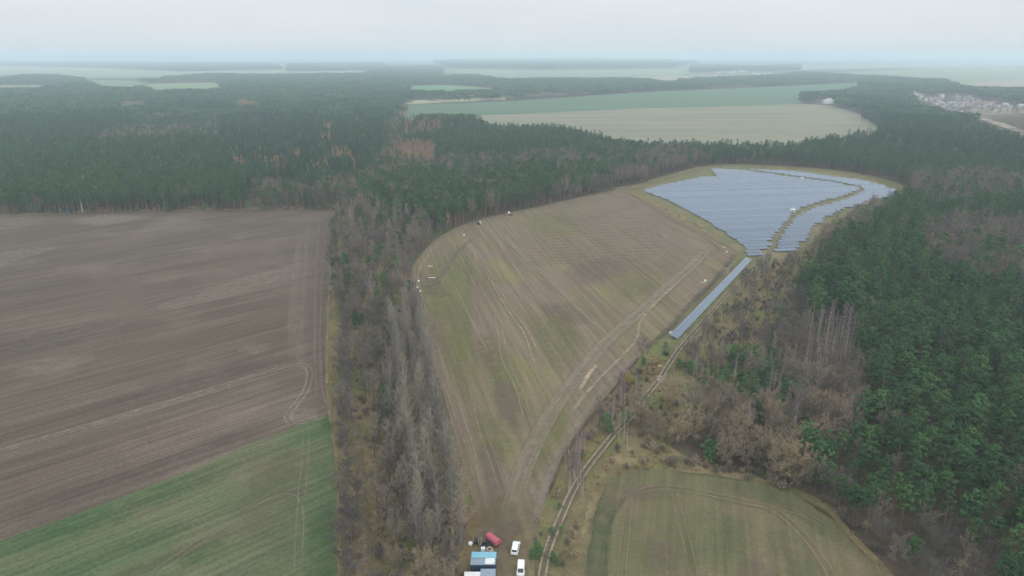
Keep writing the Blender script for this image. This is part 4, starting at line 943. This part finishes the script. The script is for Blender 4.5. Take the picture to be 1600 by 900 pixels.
def post(p, h, r, mat, label, name='marker_post'):
    o = thing(name, label, 'post', (*G(*p), .04)); obj('shaft', MB().tube([(0, 0, 0), (0, 0, h)], [r, r*.7], 8, 0, True).mesh('shaft', mat), o)
    obj('cap', MB().tube([(0, 0, h), (0, 0, h+.12)], [r*1.3, r*.6], 8, 0, True).mesh('cap', mat), o); return o
post((1209, 392), 2.6, .08, M_yel, 'thin pale post at the corner of the right solar array')
post((1137, 428), 4.5, .08, M_wht2, 'thin pale pole behind the middle of the solar strip')
o = post((129, 332), 11, .22, M_wht2, 'pale pole standing at the wood edge behind the ploughed field', 'utility_pole')
obj('crossarm', MB().box(-.7, .7, -.06, .06, 10.2, 10.35).mesh('crossarm', M_wht2), o)
post((1070, 528), 1.5, .07, M_wht2, 'short gate post beside the track at the solar strip', 'gate_post')

# ------------------------------------------------------------------ vehicles and yard at the bottom
def car(p, head, label, van=False, z=.8):
    o = thing('parked_car' if not van else 'delivery_van', label, 'car' if not van else 'van', (*G(*p, z), .05), head, None)
    Lh, Wd, Ht = (2.35, .9, 1.75) if not van else (2.15, .92, 1.9)          # front is +y
    b = MB()
    prof = [(-Lh, .35), (-Lh+.02, .95), (Lh-.75, 1.0), (Lh-.1, .85), (Lh, .6), (Lh, .35)]
    b.prism(prof, -Wd, Wd)
    b.box(-Wd, Wd, -Lh+.05, -Lh+.5, .30, .349); obj('body', b.mesh('car_body', M_white), o)
    c = MB(); y0, y1 = -Lh+.04, Lh-(1.55 if not van else .95)
    V = [(-Wd+.02, y0, .951), (Wd-.02, y0, .951), (Wd-.02, y1+.75, 1.01), (-Wd+.02, y1+.75, 1.01), (-Wd+.16, y0+.22, Ht), (Wd-.16, y0+.22, Ht), (Wd-.16, y1-.05, Ht), (-Wd+.16, y1-.05, Ht)]
    c.add(V, [(4, 5, 6, 7), (0, 1, 5, 4), (1, 2, 6, 5), (2, 3, 7, 6), (3, 0, 4, 7)]); obj('roof_cabin', c.mesh('roof_cabin', M_white), o)
    def pane(nm, i, j, k, l, a0, a1, b0, b1, off):
        A, B_, C_, D = [np.array(V[q], float) for q in (i, j, k, l)]       # A-B bottom, D-C top
        f = lambda s, t: (A+(B_-A)*s)*(1-t)+(D+(C_-D)*s)*t
        nn = np.cross(B_-A, D-A); nn /= np.linalg.norm(nn)
        q = [f(a0, b0)+nn*off, f(a1, b0)+nn*off, f(a1, b1)+nn*off, f(a0, b1)+nn*off]; r = [x-nn*.03 for x in q]
        mb = MB(); mb.add(q+r, [(0, 1, 2, 3), (0, 4, 5, 1), (1, 5, 6, 2), (2, 6, 7, 3), (3, 7, 4, 0)]); obj(nm, mb.mesh(nm, M_glass), o)
    pane('rear_window', 0, 1, 5, 4, .1, .9, .3, .92, .012)
    pane('windscreen', 2, 3, 7, 6, .08, .92, .12, .92, .012)
    if not van:
        pane('side_window', 1, 2, 6, 5, .08, .45, .3, .88, .012); pane('side_window', 1, 2, 6, 5, .5, .84, .3, .88, .012)
        pane('side_window', 3, 0, 4, 7, .55, .92, .3, .88, .012); pane('side_window', 3, 0, 4, 7, .16, .5, .3, .88, .012)
    else:
        pane('side_window', 1, 2, 6, 5, .62, .9, .3, .85, .012); pane('side_window', 3, 0, 4, 7, .1, .38, .3, .85, .012)
    for sx in (-1, 1):
        for y in (-Lh+.85, Lh-.9):
            w = obj('wheel', MB().cyl((0, 0, 0), 'x', .33, .2, 16).mesh('tyre', M_tyre), o, (sx*(Wd-.09), y, .33)); obj('rim', MB().cyl((0, 0, 0), 'x', .2, .22, 12).mesh('rim', M_rim), w)
        obj('tail_light', MB().box(sx*(Wd-.14)-.08, sx*(Wd-.14)+.08, -Lh-.02, -Lh+.05, .7, .93).mesh('tail_light', M_lamp), o)
        obj('headlight', MB().box(sx*(Wd-.2)-.14, sx*(Wd-.2)+.14, Lh-.12, Lh+.015, .62, .78).mesh('headlight', M_hl), o)
        obj('wing_mirror', MB().box(sx*(Wd+.1)-.09, sx*(Wd+.1)+.09, y1+.35, y1+.45, 1.0, 1.16).mesh('wing_mirror', M_white), o)
    obj('bumper', MB().box(-Wd+.04, Wd-.04, -Lh-.06, -Lh-.003, .32, .52).mesh('bumper', M_grey), o); obj('bumper', MB().box(-Wd+.04, Wd-.04, Lh+.003, Lh+.07, .32, .52).mesh('bumper', M_grey), o)
    obj('number_plate', MB().box(-.26, .26, -Lh-.075, -Lh-.062, .4, .5).mesh('number_plate', M_wht2), o)
    return o
car((805.5, 855.5), R(-9), 'white car parked on the olive grass, rear window facing the camera')
car((813.8, 888.5), R(180-3), 'white van below the other white car at the bottom border', True)
M_cyan = plain('light_blue_paint', (.20, .44, .54), .5); M_navy = plain('navy_paint', (.028, .05, .085), .5); M_blue = plain('blue_paint', (.05, .16, .27), .5); M_gtop = plain('grey_blue_roof', (.24, .30, .36), .6)
def container(fl, w, dep, h, top, side, label, name='shipping_container', cat='container', rib=True, tilt=0):
    g = G(fl[0], fl[1], h)                                          # front left top corner as seen
    o = thing(name, label, cat, (g[0]+w/2, g[1]+dep/2, .05), tilt)
    b = MB(); b.box(-w/2, w/2, -dep/2, dep/2, .12, h-.1); 
    if rib:
        for i in range(int(w/.3)): x = -w/2+.15+i*.3; b.box(x, x+.14, -dep/2-.035, -dep/2-.001, .2, h-.2)
        for i in range(int(dep/.3)):
            y = -dep/2+.1+i*.3
            for sx in (-1, 1): b.box(min(sx*(w/2+.001), sx*(w/2+.035)), max(sx*(w/2+.001), sx*(w/2+.035)), y, y+.14, .2, h-.2)
    obj('walls', b.mesh('walls', side), o)
    r = MB(); r.box(-w/2-.04, w/2+.04, -dep/2-.04, dep/2+.04, h-.099, h)
    for i in range(int(w/.4)): x = -w/2+.1+i*.4; r.box(x, x+.16, -dep/2+.1, dep/2-.1, h+.001, h+.025)
    obj('roof', r.mesh('roof', top), o)
    for sx in (-1, 1):
        for sy in (-1, 1): obj('corner_post', MB().box(sx*(w/2-.02)-.07, sx*(w/2-.02)+.07, sy*(dep/2-.02)-.07, sy*(dep/2-.02)+.07, 0, h-.102).mesh('corner_post', side), o)
    dr = obj('door', MB().box(w/2-1.3, w/2-.2, -dep/2-.07, -dep/2-.037, .2, h-.35).mesh('door', side), o); obj('lock_bar', MB().box(w/2-.8, w/2-.75, -dep/2-.1, -dep/2-.071, .25, h-.4).mesh('lock_bar', M_steel), dr)
    return o, g
container((736.5, 872.5), 6.06, 2.3, 2.6, M_cyan, M_blue, 'container with a light blue roof, back one of the pair')
c2, g2 = container((735, 882.5), 6.06, 2.3, 2.6, M_gtop, M_navy, 'navy container with a grey blue roof in front of the light blue one')
container((725, 905), 4.3, 2.4, 2.7, M_wht2, M_white, 'whitish roofed cabin cut off by the bottom border, left of the grey one', 'site_cabin', 'cabin', False)
container((750.5, 904), 3.5, 3.2, 2.8, M_gtop, M_grey, 'grey roofed cabin cut off by the bottom border, right of the whitish one', 'site_cabin', 'cabin', False)
mb = MB(); n = 8                                                    # crumpled sheet on the navy container
V = []; Fc = []
for i in range(n):
    for j in range(n): V.append((i/(n-1)*2.3+rng.normal()*.05-.25*(1-j/(n-1)), j/(n-1)*2.05, .05+abs(rng.normal())*.05))
for i in range(n-1):
    for j in range(n-1): Fc.append((i*n+j, (i+1)*n+j, (i+1)*n+j+1, i*n+j+1))
mb.add(V, Fc); s = obj('plastic_sheet', mb.mesh('plastic_sheet', M_wht2), None, (g2[0]+3.7, g2[1]+.12, 2.66)); tag(s, 'white plastic sheet lying on the navy container roof', 'sheet')
M_pinkt = plain('faded_red_tarpaulin', (.44, .09, .13), .6); M_dred = plain('dark_red_frame', (.12, .02, .03), .6); M_wood = plain('pale_wood', (.42, .34, .24), .8); M_black = plain('black_cable', (.02, .022, .03), .6); M_beige = plain('beige_hose', (.46, .38, .28), .7)
g = G(770.5, 841.5, 1.6)
o = thing('covered_trailer', 'faded red covered trailer standing beside the cable drums', 'trailer', (g[0], g[1], .05), math.atan2(-3.1, 2.7))
pr = [(-.95, 1.0), (.95, 1.0), (.97, 1.7), (.75, 2.0), (.35, 2.15), (-.35, 2.15), (-.75, 2.0), (-.97, 1.7)]
obj('tarpaulin', MB().prism(pr, -2.1, 2.1).mesh('tarpaulin', M_pinkt), o)
obj('chassis', MB().box(-2.0, 2.0, -.85, .85, .55, .998).mesh('chassis', M_dred), o)
obj('drawbar', MB().box(2.001, 3.1, -.05, .05, .6, .7).box(2.9, 2.98, -.04, .04, .05, .598).mesh('drawbar', M_steel), o)
for x in (-.7, .3):
    for y in (-.87, .87): w = obj('wheel', MB().cyl((0, 0, 0), 'y', .36, .2, 14).mesh('tyre', M_tyre), o, (x, y, .36)); obj('rim', MB().cyl((0, 0, 0), 'y', .2, .22, 10).mesh('rim', M_rim), w)
for i in range(7): obj('buckle', MB().box(-1.8+i*.55, -1.68+i*.55, -1.0, -.972, 1.1, 1.25).mesh('buckle', M_wht2), o)
def drum(p, r, w, head, label, wrap, z=0):
    o = thing('cable_drum', label, 'cable drum', (*G(*p, r), .05), head)
    for s in (-1, 1):
        fl = MB().cyl((s*w/2, 0, r), 'x', r, .08, 20)
        for k in range(4): fl.box(s*w/2-.055, s*w/2+.055, -r*.8+k*r*.45, -r*.8+k*r*.45+.08, r*.55, r*1.45)
        obj('flange', fl.mesh('flange', M_wood), o)
    obj('cable', MB().cyl((0, 0, r), 'x', r*.78, w-.1, 18).mesh('cable', wrap), o)
    obj('hub', MB().cyl((0, 0, r), 'x', .1, w+.12, 10).mesh('hub', M_steel), o)
drum((743.6, 845), .95, 1.35, R(2), 'upright wooden cable drum wound with black cable', M_black)
def coil(p, R0, r, turns, mat, label, name='pipe_coil', tilt=0.0):
    mb = MB(); P = [(R0*(1-.04*(i//24))*math.cos(i*math.pi/12), R0*(1-.04*(i//24))*math.sin(i*math.pi/12), r+(i/24)*r*1.7) for i in range(24*turns)]
    mb.tube(P, [r]*len(P), 6, 0, True); o = obj(name, mb.mesh(name, mat), None, (*G(*p, .3), .05)); o.rotation_euler = (tilt, 0, 0); tag(o, label, 'pipe coil')
coil((757.5, 853.5), .85, .14, 4, M_black, 'black pipe coil left of its twin beside the red trailer')
coil((763.5, 852.5), .8, .14, 5, M_black, 'black pipe coil nearest the red trailer')
coil((765, 860.5), .85, .12, 4, M_beige, 'beige hose coil behind the light blue roof')
o = thing('storage_tote', 'white square tote on a pallet behind the light blue roof', 'tote', (*G(754.8, 859, .6), .05), .1)
obj('pallet', MB().box(-.6, .6, -.5, .5, 0, .14).mesh('pallet', M_wood), o); obj('tank', MB().box(-.55, .55, -.48, .48, .141, 1.15, 0, .04, .04).mesh('tank', M_white), o); obj('lid', MB().cyl((0, 0, 1.18), 'z', .16, .055).mesh('lid', M_grey), o)
o = thing('timber_beam', 'pale timber beam lying right of the upright cable drum', 'beam', (*G(751.6, 847), .05), R(93)); obj('beam', MB().box(-1.6, 1.6, -.1, .1, 0, .2).mesh('beam', M_wood), o); obj('strap', MB().box(-.1, .1, -.12, .12, -.0, .23).mesh('strap', M_dred), o)
def bag(p, s, label, z=.4):
    mb = MB(); V = []; Fc = []; nu, nv_ = 10, 6
    for i in range(nv_+1):
        ph = -math.pi/2+math.pi*i/nv_
        for j in range(nu):
            a = 2*math.pi*j/nu; q = lambda c: math.copysign(abs(c)**.6, c)
            V.append((.55*s*q(math.cos(ph))*q(math.cos(a))*(1+rng.normal()*.03), .55*s*q(math.cos(ph))*q(math.sin(a)), .5*s+.5*s*q(math.sin(ph))))
    for i in range(nv_):
        for j in range(nu): Fc.append((i*nu+j, i*nu+(j+1) % nu, (i+1)*nu+(j+1) % nu, (i+1)*nu+j))
    mb.add(V, Fc); o = obj('bulk_bag', mb.mesh('bulk_bag', M_white), None, (*G(*p, z), .06), rng.uniform(0, 3)); tag(o, label, 'bag')
bag((735, 850), 1.0, 'small white bag left of the upright cable drum')
bag((654, 439.5), 1.0, 'white bulk bag on the stubble field, farthest of three at the left edge')
bag((652, 450), 1.1, 'white bulk bag on the stubble field, middle of three at the left edge')
bag((656.5, 455.3), 1.0, 'white bulk bag on the stubble field, nearest of three at the left edge')
bag((771.5, 367.5), 1.0, 'white bag alone near the top left edge of the stubble field') if False else bag((725, 367.3), .9, 'white bag alone near the top left edge of the stubble field')
bag((1102, 439), 1.1, 'white bulk bag by the dark ditch left of the solar strip')
bag((1135.5, 394), .8, 'white bag at the right corner of the stubble field')
o = thing('oil_barrel', 'dark blue barrel beside the right end of the containers', 'barrel', (*G(771.5, 880, .5), .05)); obj('drum', MB().cyl((0, 0, .5), 'z', .42, 1.0, 16).mesh('drum', M_navy), o); obj('rim', MB().cyl((0, 0, 1.0), 'z', .45, .06, 16).mesh('rim', M_grey), o)
def pipe(p, L_, head, label, r=.14):
    o = thing('white_pipe', label, 'pipe', (*G(*p), .2), head); mb = MB()
    mb.cyl((0, 0, 0), 'x', r, L_, 10); obj('tube', mb.mesh('tube', M_white), o)
    for x in (-L_/2+.4, L_/2-.4): obj('support', MB().box(x-.1, x+.1, -.25, .25, -.16, -r+.02).mesh('support', M_wood), o)
pipe((674.5, 434.3), 4.0, 0, 'white pipe lying across the trampled corner, nearer of two', .17)
pipe((672, 416.3), 3.0, R(5), 'white pipe on the stubble field, farther of two', .15)
pipe((1098.5, 441.5), 2.4, R(-20), 'white pipe beside the bulk bag left of the solar strip', .12)
pipe((1131, 386.5), 3.5, R(-50), 'white pipe at the right corner of the stubble field', .12)
def machine(p, head, mat, label, s=1.0, name='farm_machine'):
    o = thing(name, label, 'farm machine', (*G(*p), .05), head, None, s)
    obj('body', MB().prism([(-.6, .7), (.6, .7), (.6, 1.5), (-.6, 1.6)], -1.2, .6).mesh('body', mat), o)
    c = obj('cab', MB().box(.62, 1.7, -.65, .65, .8, 2.3, 0, .1, .08).mesh('cab', M_white), o); obj('window', MB().box(.85, 1.5, -.68, -.64, 1.5, 2.1).mesh('window', M_glass), c)
    obj('boom', MB().tube([(-1.2, 0, 1.2), (-2.4, 0, 1.6), (-3.4, 0, .5)], [.12, .12, .08], 6, 0, True).mesh('boom', mat), o)
    for x, r in ((-.8, .45), (.9, .6)):
        for y in (-.8, .8): obj('wheel', MB().cyl((0, 0, 0), 'y', r, .35, 14).mesh('tyre', M_tyre), o, (x, y, r))
machine((798, 336.5), R(170), M_pinkt, 'red farm machine with white cab at the wood edge of the stubble field', 1.25)
machine((748, 351), R(-5), M_black, 'dark machine with white cab at the wood edge, left of the red one', 1.0)
o = thing('hunting_blind', 'small dark hut at the wood edge behind the ploughed field', 'hut', (*G(109, 333.5), .05)); obj('hut', MB().box(-1.4, 1.4, -1.2, 1.2, 0, 2.2).mesh('hut', M_navy), o); obj('roof', MB().prism([(-1.4, 2.2), (1.4, 2.2), (1.4, 2.35), (-1.4, 2.7)], -1.6, 1.6).mesh('roof', M_navy), o)
for i, (x, y, s, lab) in enumerate(((1031, 573.5, 1.1, 'pale rubble heap left of the dirt track below the solar strip'), (1047, 573.5, .5, 'small pale rubble heap beside the track rut'))):
    mb = MB(); V = []; Fc = []; n = 14; V.append((0, 0, .7*s))
    for k, rr in ((0, .5), (1, 1.0)):
        for j in range(n): a = j*6.283/n; V.append((rr*2.0*s*math.cos(a)*(1+rng.normal()*.15), rr*1.2*s*math.sin(a)*(1+rng.normal()*.15), (.42*s+rng.normal()*.08) if k == 0 else 0))
    for j in range(n): Fc += [(0, 1+j, 1+(j+1) % n), (1+j, 1+n+j, 1+n+(j+1) % n, 1+(j+1) % n)]
    mb.add(V, Fc); tag(obj('rubble_heap', mb.mesh('rubble_heap', M_wood), None, (*G(x, y), .05)), lab, 'heap')

# ------------------------------------------------------------------ houses
M_plas = [plain('plaster_%s' % n, c, .8) for n, c in (('white', (.55, .55, .53)), ('cream', (.45, .41, .34)), ('grey', (.45, .46, .47)))]
M_roofs = [('red', plain('red_roof', (.27, .12, .085), .8)), ('dark grey', plain('grey_roof', (.16, .17, .18), .8)), ('brown', plain('brown_roof', (.23, .14, .10), .8)), ('pale grey', plain('pale_roof', (.34, .36, .38), .7))]
HM = {}
def house(x, y, rz, w, d, h, wi, ri, place, full=True):
    key = (wi, ri, round(w), round(d), round(h), full)
    if key not in HM:
        w_, d_, h_ = round(w), round(d), round(h)
        wm = MB().prism([(-d_/2, 0), (d_/2, 0), (d_/2, h_), (0, h_+d_*.42), (-d_/2, h_)], -w_/2, w_/2).mesh('wall', M_plas[wi])
        rm = MB()
        for s in (-1, 1): rm.prism([(0, h_+d_*.42+.05), (s*(d_/2+.5), h_-.35+.05), (s*(d_/2+.5), h_-.05+.05), (0, h_+d_*.42+.35)], -w_/2-.5, w_/2+.5)
        rmm = rm.mesh('roof', M_roofs[ri][1]); ch = MB().box(w_*.2, w_*.2+.8, -.4, .4, h_+d_*.3, h_+d_*.42+1.3).mesh('chimney', M_roofs[2][1])
        wn = MB().box(-.6, .6, -.05, .05, -.7, .7).mesh('window', M_glass); HM[key] = (wm, rmm, ch, wn, w_, d_)
    wm, rmm, ch, wn, w_, d_ = HM[key]
    wc = ('white', 'cream', 'grey')[wi]
    o = thing('house', '%s house, %s roof, %s' % (wc, M_roofs[ri][0], place), 'house', (x, y, .1), rz, 'houses %s' % place)
    obj('wall', wm, o); r = obj('roof', rmm, o)
    if full:
        obj('chimney', ch, r)
        for i in range(3): obj('window', wn, o, (-w_*.33+i*w_*.33, -d_/2-.03, 1.7))
    return o
hr = np.random.default_rng(11)
def near_line(pts, n, spread, place, full=True, big=1.0):
    P = smooth(world(pts), 10, False)
    for i in range(n):
        p = P[int(hr.uniform(0, len(P)-1))]; q = p+hr.normal(size=2)*spread
        house(q[0], q[1], hr.uniform(-.6, .6)+(0 if hr.random() < .6 else 1.57), hr.choice([10, 12, 15])*big, hr.choice([8, 9])*big, hr.choice([4, 6]), int(hr.choice([0, 0, 0, 1, 2])), int(hr.choice([0, 1, 1, 2, 3, 3])), place, full)
near_line([(1422, 146), (1440, 153), (1462, 161), (1480, 168)], 30, 22, 'along the street left of the village')
near_line([(1494, 152), (1505, 160), (1515, 166)], 24, 45, 'in the upper part of the village')
near_line([(1500, 170), (1530, 174), (1560, 168)], 26, 45, 'in the middle of the village')
near_line([(1560, 168), (1585, 165), (1620, 172)], 16, 50, 'at the right end of the village')
for x, y, ri in ((1291, 162, 3), (1297, 160, 3), (1304, 161.5, 3), (1310, 160, 0)): house(*G(x, y), hr.uniform(-.3, .3), 20, 10, 6, 0, ri, 'of the lone farm behind the beige field', True)
house(*G(593.5, 157.5), .2, 14, 10, 7, 0, 3, 'alone among the far woods left of the green field')
near_line([(1110, 118), (1130, 112), (1150, 114), (1180, 116), (1210, 121)], 40, 110, 'in the hazy far village behind the green field', False, 2.0)
near_line([(1080, 118), (1100, 119)], 8, 90, 'in the hazy far hamlet left of the far village', False, 1.8)
X = []
for i in range(300):                                                # garden trees in the village
    q = G(hr.uniform(1420, 1620), hr.uniform(148, 182)); X.append((q[0], q[1], hr.uniform(.5, .9)))
scatter('village_garden_trees', 'bare_tree', X, 'leafless garden trees among the village houses')

# ------------------------------------------------------------------ air, sky, sun
hz = MB().box(-64000, 64000, -4000, 64000, -1.5, 150)
m, N, L = new_mat('haze_air'); pv = N.new('ShaderNodeVolumePrincipled')
pv.inputs['Density'].default_value = HAZE = .000175; pv.inputs['Color'].default_value = (.765, .91, 1.0, 1); pv.inputs['Anisotropy'].default_value = .0
o = N.new('ShaderNodeOutputMaterial'); L.new(pv.outputs[0], o.inputs['Volume'])
h = obj('haze', hz.mesh('haze', m)); h['kind'] = 'stuff'; h['label'] = 'pale blue winter haze over the fields'
ELEV, AZ = R(28), R(150)
w = bpy.data.worlds.new('World'); sc.world = w; w.use_nodes = True; N, L = w.node_tree.nodes, w.node_tree.links; N.clear()
sky = N.new('ShaderNodeTexSky'); sky.sky_type = 'NISHITA'; sky.sun_disc = False; sky.sun_elevation = ELEV; sky.sun_rotation = AZ; sky.air_density = 1.0; sky.dust_density = 6; sky.ozone_density = 1
hs = N.new('ShaderNodeHueSaturation'); hs.inputs['Saturation'].default_value = .25; L.new(sky.outputs[0], hs.inputs['Color'])
tc = N.new('ShaderNodeTexCoord'); mp = N.new('ShaderNodeMapping'); mp.inputs['Scale'].default_value = (1, 1, 4); L.new(tc.outputs['Generated'], mp.inputs['Vector'])
cl = noise(N, L, mp.outputs[0], 3.2, 6, .6); cr_ = ramp(N, L, cl, [(.3, (7.1, 7.65, 8.15)), (.7, (7.9, 8.3, 8.65))])
sx = N.new('ShaderNodeSeparateXYZ'); L.new(tc.outputs['Generated'], sx.inputs[0])
mr = N.new('ShaderNodeMapRange'); mr.inputs['To Min'].default_value = 1.0; mr.inputs['To Max'].default_value = 2.25; L.new(sx.outputs['Z'], mr.inputs['Value'])
gm = N.new('ShaderNodeVectorMath'); gm.operation = 'SCALE'; L.new(cr_, gm.inputs[0]); L.new(mr.outputs[0], gm.inputs['Scale'])
mx = mixc(N, L, .93, hs.outputs[0], gm.outputs[0])
bg = N.new('ShaderNodeBackground'); bg.inputs['Strength'].default_value = .1; L.new(mx, bg.inputs['Color'])
o = N.new('ShaderNodeOutputWorld'); L.new(bg.outputs[0], o.inputs['Surface'])
sl = bpy.data.lights.new('sun', 'SUN'); sl.energy = 1.3; sl.angle = R(20); sl.color = (1, .97, .93); so = bpy.data.objects.new('sun', sl); COL.objects.link(so)
so.rotation_euler = (R(90)-ELEV, 0, R(180)-AZ)
cam = bpy.data.cameras.new('camera'); cam.sensor_width = 36; cam.lens = 36*F/1600; cam.clip_start = 1; cam.clip_end = 120000
co = bpy.data.objects.new('camera', cam); COL.objects.link(co); co.location = (0, 0, H); co.rotation_euler = (R(90)-PITCH, 0, 0); sc.camera = co
sc.view_settings.view_transform = 'Standard'; sc.view_settings.look = 'None'; sc.view_settings.exposure = 0; sc.view_settings.gamma = 1
sc.render.engine = 'CYCLES'; sc.cycles.volume_bounces = 2; sc.cycles.max_bounces = 6; sc.cycles.diffuse_bounces = 2; sc.cycles.transparent_max_bounces = 24
